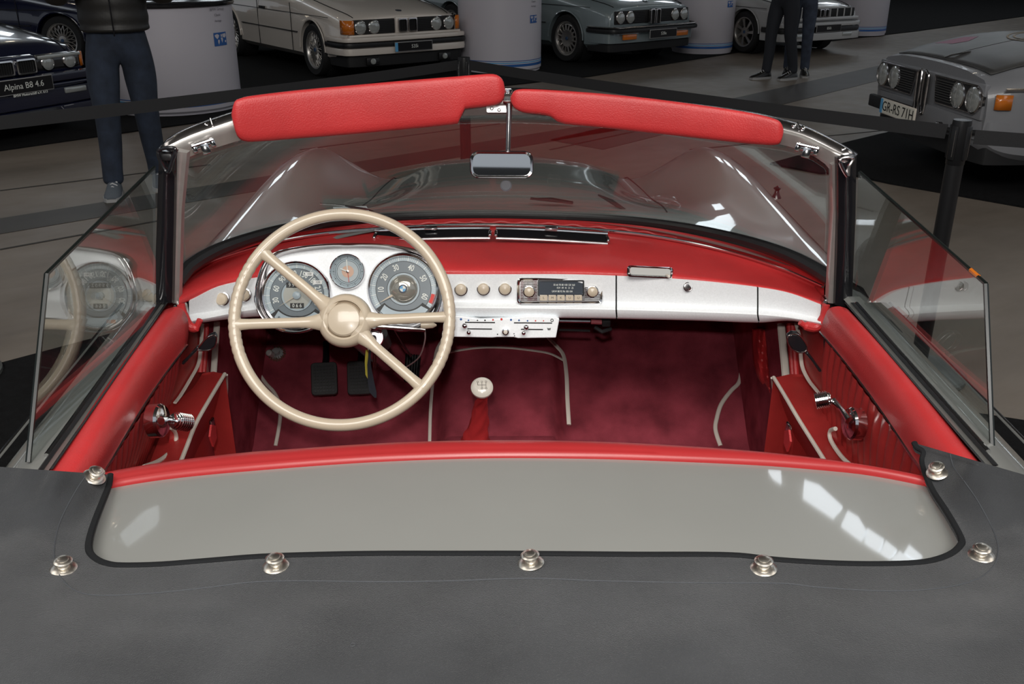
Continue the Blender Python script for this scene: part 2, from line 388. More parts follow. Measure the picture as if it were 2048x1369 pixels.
# chrome door mirrors' foot / turn indicator seen through the glass
p=at(1553,392,z=0.84)
g=G().lathe([(0.014,0),(0.008,0.012),(0.006,0.022),(0.011,0.028),(0.0,0.036)],(p.x,p.y,p.z-0.006),(0,0,1),14); g.build('fender_fitting',BLACKG,CAR)

# ---- doors outer skin with rolled top, both sides (left = -1)
chan={-1:((326,612),(104,930)),1:((1700,612),(1968,922))}
def chanp(s,t,dx=0,z=0.862):
    A=at(*chan[s][0],z=z); B=at(*chan[s][1],z=z); p=A+(B-A)*t; return Vector((p.x+s*dx,p.y,z))
for s in(-1,1):
    nm='door'
    prof=[(0.004,0.856),(0.012,0.862),(0.030,0.858),(0.060,0.846),(0.095,0.822),(0.125,0.785),(0.14,0.74),(0.155,0.66),(0.165,0.55),(0.165,0.42),(0.14,0.25)]
    rows=[]
    for k in range(15):
        t=-0.20+1.36*k/14
        row=[chanp(s,t,dx,z) for dx,z in prof]
        for (dx,z),q in zip(prof,row):
            a=chanp(s,t,dx,0.862); q.x,q.y=a.x,a.y; q.z=z
        rows.append(row)
    g=G().grid(rows,flip=(s>0))
    D=g.build('door',PAINT,CAR)
    # bright strip along the sill of the window
    G().tube([chanp(s,-0.02+0.98*k/12,0.016,0.8635) for k in range(13)],0.004,seg=8).build('sill_trim',CHROME,D)
    G().tube([chanp(s,-0.02+1.0*k/12,0.085,0.832) for k in range(13)],0.0035,seg=8).build('waist_trim',CHROME,D)
    # black window channel
    G().grid([[chanp(s,-0.03+1.05*k/12,dx,z) for dx,z in((-0.006,0.860),(-0.005,0.868),(-0.002,0.868),(-0.001,0.850),(0.006,0.850),(0.007,0.869),(0.013,0.870),(0.015,0.858))] for k in range(13)]).build('window_channel',BLACK,D)
# rear body sides & tail under the cover
def decz(x,y): return 0.868-0.045*(abs(x)/0.62)**2-0.03*max(0,(0.9-y))
g=G(); rows=[]
for j in range(26):
    y=1.17-2.0*j/25; row=[]
    for i in range(41):
        x=-0.84+1.68*i/40; a=abs(x)
        z=decz(x,y)-(max(0,a-0.66)/0.18)**2*0.32
        z-=0.35*sm((-0.45-y)/0.4)
        yy=min(y, 1.10) if a<0.0 else y
        row.append((x,yy-0.05*0,z))
    rows.append(row)
side=[]
g.grid(rows)
for s in(0,-1): g.grid([[r[s],(r[s][0],r[s][1],0.5),(r[s][0]*0.97,r[s][1],0.25)] for r in rows])
g.grid([[p,(p[0]*0.97,p[1]-0.04,0.5),(p[0]*0.9,p[1],0.25)] for p in rows[-1]])
# rear deck : outlined from the cockpit rim, with its own crown
RIMT=[(120,965),(222,946),(300,932),(400,918),(500,907),(600,900),(700,893),(850,886),(1024,884),(1200,887),(1400,898),(1550,911),(1700,931),(1840,957),(1900,975)]
RIMB=[(120,1002),(215,979),(300,964),(400,952),(512,942),(640,932),(750,925),(900,919),(1024,917),(1200,919),(1350,924),(1524,932),(1650,942),(1740,952),(1857,975),(1900,990)]
def rimpt(px,t,dz=0,dy=0):
    row=interp(RIMT,px)*(1-t)+interp(RIMB,px)*t
    p=on_surf(px,row,lambda x,y:0.868-0.045*(abs(x)/0.62)**2); return Vector((p.x,p.y+dy,p.z+dz))
rimx=[120+k*(1900-120)/60 for k in range(61)]
rd=[]
for px in rimx:
    A=rimpt(px,1.0)
    rd.append([A]+[Vector((A.x*(1+0.03*k),A.y-0.03*k,0)) for k in range(1,14)])
for r_ in rd:
    for k,q in enumerate(r_):
        if k: q.z=decz(q.x,min(q.y,1.2))-0.001*k
g2=G().grid(rd)
g2.build('rear_deck',PAINT,CAR,angle=60)
# rest of tail body kept below the cover (starts behind the deck)
g.V=[Vector((v.x,min(v.y,0.86) if abs(v.x)<0.62 else v.y,v.z-0.012)) for v in g.V]
g.build('tail_body',PAINT,CAR,angle=60)
# padded red cockpit rim
rows=[]
for px in rimx:
    A=rimpt(px,0); B=rimpt(px,1); d=(B-A)
    n=Vector((0,0,1))
    ring=[A+Vector((0,0.004,-0.035)),A+Vector((0,0.006,-0.012)),A+Vector((0,0.002,0.0)),A+d*0.15+n*0.006,A+d*0.4+n*0.0085,A+d*0.62+n*0.007,A+d*0.74+n*0.003,A+d*0.77+n*0.0035,A+d*0.86+n*0.008,A+d*0.95+n*0.006,B+n*0.0005,B-n*0.01]
    rows.append(ring)
g=G().grid(rows); RIM_=g.build('cockpit_rim',RIMV,CAR,angle=60)
# inner rear bulkhead dropping behind the rim (red vinyl), mostly hidden
g=G().grid([[rimpt(px,0,-0.03,0.002),rimpt(px,0,-0.35,-0.02),rimpt(px,0,-0.65,-0.03)] for px in rimx[2:-3]]); g.build('rear_bulkhead',REDD,CAR)
# thin red welt down the right side of the deck
def dk(px,row,dz=0.004):
    p=on_surf(px,row,lambda x,y:decz(x,y)); p.z+=dz; return p
G().tube(spline([dk(*q) for q in [(1835,962),(1862,985),(1890,1026),(1912,1058),(1921,1082)]],6),0.0022,seg=8).build('deck_welt',RED,CAR)

# ---- windshield
SEAL=[(345,575),(358,556),(375,536),(420,508),(480,484),(560,461),(640,448),(760,437),(900,432),(1024,432),(1200,438),(1350,453),(1480,480),(1580,513),(1655,553),(1672,566)]
def sealy(px):
    u=(px-1010)/650.0; return 2.31-0.48*min(1.1,abs(u))**2.4
def sealp(px,drow=0,dy=0): return at(px,interp(SEAL,px)+drow,y=sealy(px)+dy)
RO=[(313,300),(330,281),(370,259),(430,237),(500,216),(620,198),(800,184),(1012,178),(1180,188),(1300,200),(1400,212),(1500,226),(1565,240),(1620,257),(1680,287),(1716,308)]
RM=[(322,302),(338,291),(380,271),(440,250),(500,232),(620,214),(800,201),(1012,194),(1180,204),(1300,217),(1400,230),(1500,246),(1560,258),(1610,272),(1672,302),(1704,318)]
RI=[(352,350),(366,322),(400,306),(440,293),(500,276),(620,256),(800,239),(1012,230),(1180,238),(1300,250),(1400,264),(1500,279),(1560,289),(1610,304),(1650,328),(1668,350)]
def raily(px):
    u=(px-1014)/700.0; return 1.90-0.16*min(1.05,abs(u))**2.4
xs=[313+k*(1716-313)/70 for k in range(71)]
def rowlim(tab,px): return interp(tab,max(tab[0][0],min(tab[-1][0],px)))
WF=thing('windshield_frame',loc=(0,1.8,1.0),parent=CAR)
rows=[];rows2=[]
for k in range(71):
    u=k/70
    po=interp([(0,313),(1,1716)],u); pi_=352+(1668-352)*u; pm=322+(1704-322)*u
    o=at(po,rowlim(RO,po),y=raily(po)+0.02); m=at(pm,rowlim(RM,pm),y=raily(pm)); i=at(pi_,rowlim(RI,pi_),y=raily(pi_)+0.004)
    if k==0: pass
    rows.append([o+Vector((0,0.03,-0.012)),o+Vector((0,0.012,0.001)),o,(o+m)/2+Vector((0,-0.004,0.003)),m,m+Vector((0,0.002,-0.003))])
    mid=(m+i)/2
    rows2.append([m+Vector((0,0.01,0.0)),m,m*0.8+i*0.2+Vector((0,-0.006,0.001)),mid+Vector((0,-0.004,-0.001)),i*0.85+m*0.15+Vector((0,-0.001,0)),i,i+Vector((0,0.012,0.002)),m+Vector((0,0.03,-0.01))])
G().grid(rows).build('header_trim',CHROMED,WF,angle=50,sol=0.002)
G().grid(rows2).build('header_rail',FRAME,WF,angle=60)
# rivets and joint on top trim, latches under it
for px,row in((335,286),(413,248),(434,243),(1588,250),(1606,255),(1687,297)):
    p=at(px,row,y=raily(px)+0.008); G().lathe([(0.0042,-0.002),(0.0040,0.001),(0.0015,0.0022),(0,0.002)],p,(0,-0.6,0.8),12).build('screw',CHROME,WF)
for px,row in((423,243),(1597,250)):
    a=at(px-2,row-6,y=raily(px)+0.014); b_=at(px+2,row+7,y=raily(px)+0.001); G().tube([a,b_],0.0014,seg=6).build('trim_joint',CHROME,WF)
def latch(px,row,sx,lean):
    y=raily(px)-0.012; c=at(px,row,y=y); n=(CAM-c).normalized(); M=basis(n)@Matrix.Rotation(lean,3,'Z')
    L=thing('roof_latch',loc=c,parent=WF)
    g=G()
    g.prism([c+M@Vector((x*0.5,y_*0.5,0)) for x,y_ in rrect(0.078,0.030,0.009)],(M@Vector((0,0,0.007)))); g.build('plate',CHROME,L,bev=0.0015) if False else None
    g=G(); g.box(c,(0.040,0.010,0.008),M,0.003); g.box(c+M@Vector((-0.016,0,0.003)),(0.009,0.017,0.012),M,0.003); g.box(c+M@Vector((0.016,0,0.003)),(0.009,0.017,0.012),M,0.003)
    g.box(c+M@Vector((0.001,-0.006,0.007)),(0.014,0.020,0.005),M,0.002); g.tube([c+M@Vector((-0.02,0.004,0.008)),c+M@Vector((0.02,0.004,0.008))],0.0028,seg=8)
    o=g.build('roof_latch',CHROME,WF); return o
for px,row,le in((407,291,R(15)),(1614,298,R(-10))):
    y=raily(px)-0.012; c=at(px,row,y=y); M=basis((CAM-c).normalized())@Matrix.Rotation(le,3,'Z')
    g=G(); g.box(c,(0.040,0.010,0.008),M,0.003); g.box(c+M@Vector((-0.017,0,0.003)),(0.010,0.018,0.012),M,0.003); g.box(c+M@Vector((0.017,0,0.003)),(0.010,0.018,0.012),M,0.003)
    g.box(c+M@Vector((0.001,-0.006,0.007)),(0.015,0.022,0.005),M,0.002); g.tube([c+M@Vector((-0.02,0.005,0.008)),c+M@Vector((0.02,0.005,0.008))],0.003,seg=8)
    g.build('roof_latch',CHROME,WF)
# pillars
def strip(name,A,B,y0,y1,m,par,dep=0.02,n=14,bulge=0.003):
    # A,B : lists of (px,row) top->bottom for the left and right edges
    rows=[]
    for k in range(n+1):
        t=k/n; q=t*(len(A)-1); i=min(int(q),len(A)-2); f=q-i
        a=(A[i][0]*(1-f)+A[i+1][0]*f, A[i][1]*(1-f)+A[i+1][1]*f); b_=(B[i][0]*(1-f)+B[i+1][0]*f, B[i][1]*(1-f)+B[i+1][1]*f)
        y=y0+(y1-y0)*t; a=at(*a,y=y); b_=at(*b_,y=y)
        rows.append([a+Vector((0,dep,0)),a,a*0.75+b_*0.25-Vector((0,bulge,0)),(a+b_)/2-Vector((0,bulge*1.3,0)),a*0.25+b_*0.75-Vector((0,bulge,0)),b_,b_+Vector((0,dep,0))])
    g=G().grid(rows,cu=True); b0=len(g.V)
    g.F.append(tuple(range(7))); g.F.append(tuple(range(b0-7,b0))); g.MI+=[0,0]
    return g.build(name,m,par,angle=50)
strip('pillar',[(346,300),(346,420),(343,606)],[(374,306),(363,420),(358,606)],1.735,1.775,FRAME,WF)
strip('pillar',[(1664,330),(1666,420),(1656,606)],[(1684,318),(1677,420),(1672,606)],1.755,1.80,FRAME,WF)
strip('pillar_seal',[(318,300),(314,430),(308,604)],[(350,303),(348,430),(344,606)],1.72,1.755,BLACKG,WF,bulge=0.006)
strip('pillar_seal',[(1676,318),(1677,430),(1670,610)],[(1713,312),(1711,430),(1704,612)],1.73,1.785,BLACKG,WF,bulge=0.006)
for s,(a,b_,c_) in((-1,((316,303),(350,297),(334,345))),(1,((1680,320),(1706,316),(1695,352)))):
    y=1.705 if s<0 else 1.72
    g=G().tube(spline([at(*q,y=y) for q in (a,b_,((b_[0]+c_[0])/2+s*-3,(b_[1]+c_[1])/2),c_)],5,closed=True),0.0035,closed=True,seg=8); g.build('weatherstrip_end',BLACKG if s<0 else CHROMED,WF)
    g=G().box(at(331 if s<0 else 1693,314 if s<0 else 318,y=y+0.01),(0.026,0.012,0.014),None,0.004); g.build('corner_bracket',BLACK if s<0 else CHROMED,WF)
# pillar foot
for px,row,y in((366,622,1.78),(1652,612,1.82)):
    c=at(px,row,y=y); g=G().box(c,(0.020,0.03,0.040),None,0.006); g.tube([c+Vector((-0.012,-0.012,0.014)),c+Vector((0.012,-0.016,0.0)),c+Vector((0.006,-0.016,-0.022))],0.004,seg=8); g.build('pillar_foot',CHROMED,WF)
# seal
path=[];rad=[]
for k in range(60):
    px=352+(1664-352)*k/59; path.append(sealp(px,0)); u=abs((px-1010)/650); rad.append(0.0105+0.006*u**2)
G().tube(path,rad,seg=10).build('windshield_seal',BLACK,WF)
path2=[sealp(352+(1664-352)*k/59,0,0.018)+Vector((0,0,0.004)) for k in range(60)]
G().tube(path2,0.004,seg=6).build('glass_bead',CHROMED,WF)
# glass
rows=[]
for k in range(61):
    u=k/60; pt=356+(1668-356)*u; pb=352+(1664-352)*u
    top=at(pt,rowlim(RI,pt)-6,y=raily(pt)+0.008); bot=sealp(pb,-3,0.008)
    row=[]
    for j in range(13):
        v=j/12; p=bot.lerp(top,v)
        # gentle vertical curvature and outward barrel
        p.y+=0.0*math.sin(PI*v)
        p.x+=(1 if u>.5 else -1)*0.012*math.sin(PI*v)*abs(2*u-1)**3
        row.append(p)
    rows.append(row)
G().grid(rows).build('windshield_glass',GLASS,WF,sol=0.005,angle=80)

# ---- sun visors
def pillow(name,top,bot,yf,thick,m,par,n=44,label=None):
    x0=top[0][0]; x1=top[-1][0]; rows=[]
    for k in range(n+1):
        t=k/n; t=0.5-0.5*math.cos(PI*t); px=x0+(x1-x0)*t
        a=interp(top,px); b_=interp(bot,px); ring=[]
        e=min(1,min(px-x0,x1-px)/16.0+0.02); th=thick*math.sqrt(max(0,1-(1-e)**2))
        for q in range(20):
            an=2*PI*q/20; cc=math.cos(an); ss=math.sin(an)
            v=math.copysign(abs(cc)**0.45,cc); w_=math.copysign(abs(ss)**0.7,ss)
            row=(a+b_)/2-(a-b_)/2*-1*v*-1 if False else (a+b_)/2+(b_-a)/2*v
            p=at(px,row,y=yf(px)); n_=(CAM-p).normalized()
            ring.append(p+n_*th*w_)
        rows.append(ring)
    g=G().grid(rows,cu=True); N=len(g.V)
    g.F.append(tuple(range(20))); g.F.append(tuple(range(N-20,N))); g.MI+=[0,0]
    return g.build(name,m,par,angle=70,label=label)
VT=[(463,226),(468,205),(480,197),(500,192),(600,180),(700,171),(800,162),(900,154),(960,149),(985,148),(998,152),(1007,163),(1010,178)]
VB=[(463,232),(468,255),(474,272),(484,281),(500,284),(600,277),(700,269),(800,260),(880,252),(912,248),(921,243),(925,222),(932,218),(960,215),(985,212),(998,208),(1006,200),(1010,184)]
pillow('sun_visor',VT,VB,lambda px:raily(px)-0.032,0.013,RED,CAR)
WT=[(1021,196),(1026,184),(1036,179),(1050,178),(1100,180),(1200,187),(1300,197),(1400,210),(1480,222),(1530,232),(1555,240),(1563,247),(1567,258)]
WB=[(1021,201),(1026,213),(1036,221),(1050,226),(1080,229),(1100,233),(1112,241),(1120,247),(1200,255),(1300,266),(1400,277),(1480,286),(1530,290),(1552,290),(1562,284),(1567,266)]
pillow('sun_visor',WT,WB,lambda px:raily(px)-0.028,0.012,RED,CAR)
# visor hinge between the visors
c=at(1015,192,y=1.875); g=G().box(c,(0.018,0.01,0.030),None,0.003); g.tube([c+Vector((-0.012,-0.004,0.004)),c+Vector((0.012,-0.004,0.004))],0.003,seg=10); g.lathe([(0.004,0),(0.003,0.002),(0,0.002)],c+Vector((0,-0.005,0.010)),(0,-1,0.3),12); g.build('visor_hinge',CHROME,CAR)
# ---- rear view mirror
MR=thing('rear_view_mirror',loc=at(1003,330,y=2.06),parent=CAR)
c=at(994,219,y=1.875); M=basis((0,-1,0.35)); g=G().prism([c+M@Vector((x,y,0)) for x,y in rrect(0.040,0.013,0.003)],M@Vector((0,0,0.004)))
g.lathe([(0.0035,0.004),(0.002,0.006),(0,0.006)],c+M@Vector((-0.010,0.001,0)),(0,-1,0.35),10); g.lathe([(0.0035,0.004),(0.002,0.006),(0,0.006)],c+M@Vector((0.004,-0.002,0)),(0,-1,0.35),10)
g.build('mirror_bracket',CHROMED,MR)
G().tube([at(1018,208,y=1.875),at(1018,225,y=1.87),at(1016,302,y=1.86)],[0.0065,0.0055,0.0050],seg=12).build('mirror_stem',CHROMED,MR)
mc=at(1003,330,y=1.84); n=(CAM-mc).normalized(); n=(n+Vector((0.12,0,0.076))).normalized(); M=basis(n)@Matrix.Rotation(R(-2),3,'Z')
def ring_rows(w,h,r,z,n=6): return [mc+M@Vector((x*0.88,y*0.88,z)) for x,y in rrect(w,h,r,n)]
g=G().grid([ring_rows(0.120,0.040,0.014,-0.016),ring_rows(0.136,0.054,0.018,-0.010),ring_rows(0.140,0.060,0.020,-0.002),ring_rows(0.140,0.060,0.020,0.004),ring_rows(0.136,0.056,0.018,0.0055),ring_rows(0.131,0.051,0.016,0.003)],cu=True)
g.F.append(tuple(range(28))); g.MI.append(0); g.build('mirror_housing',BLACKG,MR)
g=G().grid([ring_rows(0.137,0.057,0.018,0.0056),ring_rows(0.135,0.055,0.017,0.0075),ring_rows(0.127,0.047,0.014,0.006),ring_rows(0.126,0.046,0.014,0.003)],cu=True); g.build('mirror_rim',CHROME,MR)
g=G().prism(ring_rows(0.130,0.050,0.015,0.002),M@Vector((0,0,0.002))); g.build('mirror_glass',MIRROR,MR,smooth=False)
g=G().lathe([(0.0115,0),(0.0115,0.003),(0.009,0.005),(0,0.005)],at(1012,372,y=1.89),(0,-1,0.5),24); g.build('mirror_ball_cap',mat('grey_cap',(0.30,0.31,0.34),0.5),MR)
# ---- wipers on the cowl outside the glass
for pts,bl in(([(640,408),(700,413),(760,428),(775,440)],[(690,412),(770,433)]),([(1250,424),(1225,405),(1206,394)],[(1196,390),(1252,422)]),([(1145,404),(1110,402),(1060,396)],[(1060,398),(1146,406)])):
    W=thing('wiper',loc=at(*pts[0],y=2.42),parent=CAR)
    G().tube(spline([at(*q,y=2.46) for q in pts],5),0.0022,seg=6).build('wiper_arm',CHROMED,W)
    A,B=at(*bl[0],y=2.44),at(*bl[1],y=2.44); G().tube([A,A.lerp(B,.5)+Vector((0,0,0.003)),B],[0.002,0.006,0.004],seg=6,flat=1.0).build('wiper_blade',BLACK,W)
# ---- side windows
for s,pts,nm in((-1,[(311,335),(97,548),(60,925),(104,932),(312,612)],'l'),(1,[(1717,345),(1968,568),(1982,920),(1966,932),(1704,612)],'r')):
    q=[at(*p,x=s*0.668) for p in pts]
    lean=Vector((-s*0.0,0,0))
    o=G().prism(q,(s*0.005,0,0)).build('side_window',SIDEGLASS,CAR,smooth=False)
    e=[q[0],q[1],q[2]]; e=[v+Vector((s*0.0025,0,0)) for v in e]
    g=G().tube([e[0],e[1]],0.0034,seg=6); g.tube([e[1],e[2]],0.0038,seg=6); g.build('glass_edge',mat('glass_edge',(0.008,0.011,0.010),0.3),o)
    if s>0:
        a=q[0].lerp(q[1],0.91); b_=q[0].lerp(q[1],0.955); g=G().tube([a+Vector((0.0025,0,0.001)),b_+Vector((0.0025,0,0.001))],0.0036,seg=6); g.build('edge_chip',ORANGE,o)
# ================================================================ dashboard
DASH=thing('dashboard',loc=(0,2.0,0.8),parent=CAR)
STRIP=[(350,562),(362,552),(400,533),(460,512),(535,490),(640,471),(750,461),(900,453),(1024,453),(1150,459),(1300,474),(1450,504),(1560,538),(1650,577)]
ROLL=[(350,590),(372,572),(430,548),(500,528),(600,505),(760,500),(900,518),(1024,522),(1200,525),(1300,531),(1400,542),(1500,558),(1580,575),(1650,598)]
TOPE=[(350,612),(378,602),(430,576),(480,563),(520,555),(700,548),(900,549),(1024,549),(1130,549),(1232,552),(1300,555),(1400,562),(1516,575),(1580,587),(1648,612)]
CREA=[(350,640),(378,630),(430,622),(480,614),(520,609),(700,605),(900,604),(1024,605),(1232,608),(1400,612),(1516,616),(1580,624),(1648,640)]
LIP=[(350,652),(378,644),(430,634),(480,624),(520,619),(700,616),(900,616),(1024,617),(1232,620),(1400,625),(1516,630),(1580,636),(1648,648)]
BOT=[(350,655),(384,650),(430,643),(480,637),(520,634),(700,634),(900,634),(1024,635),(1232,638),(1400,642),(1516,646),(1580,643),(1648,655)]
def dashy(px):
    u=(px-1000)/640.0; return 2.0-0.24*min(1.1,abs(u))**4 if u<0 else 2.0-0.19*min(1.1,abs(u))**2.6
def padr(px):
    u=(px-1000)/640.0; return 2.27-0.36*min(1.1,abs(u))**2.4
X0,X1=358,1648
xs=[X0+(X1-X0)*k/80 for k in range(81)]
rows=[]
for px in xs:
    dy=dashy(px); py_=padr(px); A=sealp(px,4,-0.006); S=at(px,interp(STRIP,px),y=py_); r=interp(ROLL,px); t=interp(TOPE,px); s_=interp(STRIP,px)
    ym=dy+0.055
    p2=at(px,s_*0.5+r*0.5-1,y=py_*0.5+ym*0.5+0.02); p3=at(px,r,y=ym); p4=at(px,r*0.4+t*0.6,y=dy+0.012); p5=at(px,t,y=dy+0.004); p6=p5+Vector((0,0.02,-0.004))
    rows.append(spline([A,S,p2,p3,p4,p5,p6],4))
G().grid(rows).build('dash_pad',RED,DASH,angle=60)
# scalloped welt behind the chrome strip
g=G().tube([at(px,interp(STRIP,px)-7+2*math.sin(px*0.13),y=padr(px)+0.012) for px in [520+k*8 for k in range(140)]],0.0045,seg=8); g.build('pad_welt',RED,DASH)
# chrome strip
sx=[362+(1646-362)*k/90 for k in range(91)]
G().tube([at(px,interp(STRIP,px),y=padr(px)-0.006)+Vector((0,0,0.003)) for px in sx],0.0042,seg=10).build('chrome_strip',CHROME,DASH)
# defroster vents
for a,b_ in((750,980),(992,1215)):
    n=14; V=thing('defroster_vent',loc=at((a+b_)/2,475,y=2.22),parent=DASH)
    def vr(px,off): return interp([(750,478),(870,474),(980,473),(1100,477),(1215,484)],px)+off
    G().grid([[at(px,vr(px,-9),y=2.215)+Vector((0,0,0.003)),at(px,vr(px,-9),y=2.215)+Vector((0,-0.001,0.007)),at(px,vr(px,6),y=2.185)+Vector((0,0,0.006)),at(px,vr(px,6),y=2.185)+Vector((0,0,0.001))] for px in [a+(b_-a)*k/n for k in range(n+1)]]).build('vent_slot',BLACKG,V)
    for off,yy,m_ in((8,2.178,CHROMED),(-12,2.225,CHROME)):
        G().tube([at(a+(b_-a)*k/n,vr(a+(b_-a)*k/n,off),y=yy)+Vector((0,0,0.005)) for k in range(n+1)],0.0042,seg=8).build('vent_bar',m_,V)
    for px in(a,b_):
        G().box(at(px,vr(px,-1),y=2.19)+Vector((0,0,0.006)),(0.008,0.040,0.008),None,0.003).build('vent_end',CHROMED,V)
    px=862 if a<900 else 1103
    c=at(px,463,y=2.215)+Vector((0,0,0.008)); G().box(c,(0.030,0.022,0.005),None,0.0015).build('clip',CHROME,V)
# silver panel (three pieces: left, centre, glove box, right end) with seams
def panel(name,a,b_,m=SILVER,n=20):
    rows=[]
    for k in range(n+1):
        px=a+(b_-a)*k/n; dy=dashy(px)
        T=at(px,interp(TOPE,px)+0.5,y=dy); C_=at(px,interp(CREA,px),y=dy-0.004); L=at(px,interp(LIP,px),y=dy-0.022); B=at(px,interp(BOT,px),y=dy-0.004)
        C0=at(px,interp(CREA,px)-6,y=dy-0.002)
        rows.append([T+Vector((0,0.012,0.0)),T,T.lerp(C0,.5),C0]+spline([C_,L,B+Vector((0,-0.008,0.004)),B+Vector((0,0.01,0))],4))
    return G().grid(rows).build(name,m,DASH,angle=40)
panel('end_panel',378,536); panel('fascia_panel',536,1231,n=40); GB=panel('glove_box_lid',1234,1514,n=24); panel('end_panel',1517,1642,n=18)
for px in(1232.5,1515.5):
    dy=dashy(px)+0.002
    G().tube([at(px,interp(TOPE,px),y=dy),at(px,interp(CREA,px),y=dy-0.004),at(px,interp(LIP,px),y=dy-0.021),at(px,interp(BOT,px),y=dy-0.006)],0.0011,seg=6).build('panel_joint',BLACKM,DASH)
# red end caps of the pad at the doors
for pts,yy in(([(362,610),(368,632),(378,652),(392,655),(400,640)],1.76),([(1652,610),(1645,640),(1632,655),(1612,652),(1600,645)],1.80)):
    G().tube(spline([at(*q,y=yy) for q in pts],4),[0.008]*4+[0.0095]*9+[0.006]*4,seg=10).build('pad_end',RED,DASH)
# under-dash closing board
rows=[[at(px,interp(BOT,px)-3,y=dashy(px)+0.02),at(px,interp(BOT,px)-3,y=dashy(px)+0.02)+Vector((0,0.30,-0.03)),at(px,interp(BOT,px)-3,y=dashy(px)+0.02)+Vector((0,0.55,0.03))] for px in xs[2:-2]]
G().grid(rows).build('under_dash_board',BLACKM,DASH)
def dn(px,row,off=0):
    "point on the dash face pushed towards the driver"
    return at(px,row,y=dashy(px)-off)
FN=Vector((0,-0.96,0.28)).normalized(); FM=basis(FN)
def knob(px,row,r,par,name='knob',m=CREAM,off=0.0):
    c=dn(px,row,off); K=thing(name,loc=c,parent=par)
    G().lathe([(r*1.14,-0.004),(r*1.14,0.002),(r*1.02,0.003),(r*1.0,-0.002)],c,FN,24).build('bezel_ring',CHROMED,K)
    G().lathe([(r*0.9,-0.004),(r*0.98,0.008),(r*0.96,0.013),(r*0.8,0.0155),(r*0.4,0.0165),(0,0.017)],c,FN,24).build('cap',m,K)
    return K
def knob1(px,row,r,par,name='switch_knob'):
    c=dn(px,row); o=G()
    o.mi=1; o.lathe([(r*1.15,-0.003),(r*1.15,0.002),(r*1.0,0.003)],c,FN,24); o.mi=0
    o.lathe([(r*0.92,-0.004),(r*1.0,0.006),(r*0.98,0.011),(r*0.8,0.0135),(r*0.4,0.0145),(0,0.015)],c,FN,24)
    return o.build(name,[CREAM,CHROMED],par)
for px,row in((445,598),(489,590),(922,579),(967,578),(1010,578)): knob1(px,row,0.0128,DASH)
# lock of glove box, grab handle
c=dn(1376,574); g=G().lathe([(0.0105,0),(0.0105,0.003),(0.009,0.004),(0.0085,0.002),(0.006,0.0025),(0,0.0025)],c,FN,24); g.build('glove_box_lock',CHROMED,GB)
G().box(c+FN*0.003,(0.0016,0.007,0.001),FM).build('keyhole',INK,GB)
AT=thing('ashtray',loc=dn(1300,544,0.01),parent=DASH)
c=at(1300,545,y=1.975); M=basis((0,-0.8,0.6))@Matrix.Rotation(R(-3),3,'Z')
g=G().grid([[c+M@Vector((x,y,z)) for x,y in rrect(w_,h_,0.007)] for w_,h_,z in((0.098,0.024,-0.004),(0.100,0.026,0.002),(0.096,0.022,0.005),(0.090,0.017,0.003))],cu=True); g.build('ashtray_rim',CHROME,AT)
G().prism([c+M@Vector((x,y,0.001)) for x,y in rrect(0.088,0.016,0.005)],M@Vector((0,0,0.003))).build('ashtray_lid',mat('ashtray_steel',(0.30,0.30,0.29),0.5,metal=0.3),AT,smooth=False)
G().lathe([(0.0035,0),(0.0035,0.012),(0.002,0.014),(0,0.014)],at(1334,551,y=1.965),(0.2,-1,0.1),12).build('ashtray_tab',WHITEP,AT)
# ---- instrument cluster
CL=thing('instrument_cluster',loc=dn(695,560),parent=DASH)
CN=Vector((0,-0.93,0.37)).normalized(); CO=at(695,560,y=1.915); CM=basis(CN)
def cp(px,row,off=0): return on_plane(px,row,CO,CN)+CN*off
OUT=[(511,600),(517,560),(528,530),(545,510),(580,499),(640,491),(695,489),(760,490),(820,498),(855,512),(874,535),(884,565),(884,600),(876,625),(858,645),(830,658),(800,662),(770,652),(735,640),(695,636),(655,640),(630,655),(600,665),(565,662),(538,648),(520,628)]
ol=[]; N=len(OUT)
for i in range(N):
    p0,p1,p2,p3=OUT[i-1],OUT[i],OUT[(i+1)%N],OUT[(i+2)%N]
    for k in range(4):
        t=k/4; ol.append(tuple(0.5*((2*p1[d])+(p2[d]-p0[d])*t+(2*p0[d]-5*p1[d]+4*p2[d]-p3[d])*t*t+(3*p1[d]-p0[d]-3*p2[d]+p3[d])*t**3) for d in(0,1)))
cx,cy=695,575
def scl(k,off,dy=0): return [cp(cx+(x-cx)*k,cy+(y-cy)*k+dy,off) for x,y in ol]
g=G().grid([scl(1.02,-0.035),scl(1.005,0.004),scl(0.995,0.009),scl(0.98,0.007),scl(0.955,-0.004),scl(0.94,-0.012,1.5)],cu=True); g.build('cluster_hood',CHROMED,CL,angle=60)
g=G().prism(scl(0.945,-0.013,1.5),-CN*0.004); g.build('cluster_face',SILVER,CL,smooth=False)
g=G().tube(scl(0.995,0.009),0.0022,closed=True,seg=8); g.build('cluster_rim',CHROME,CL)
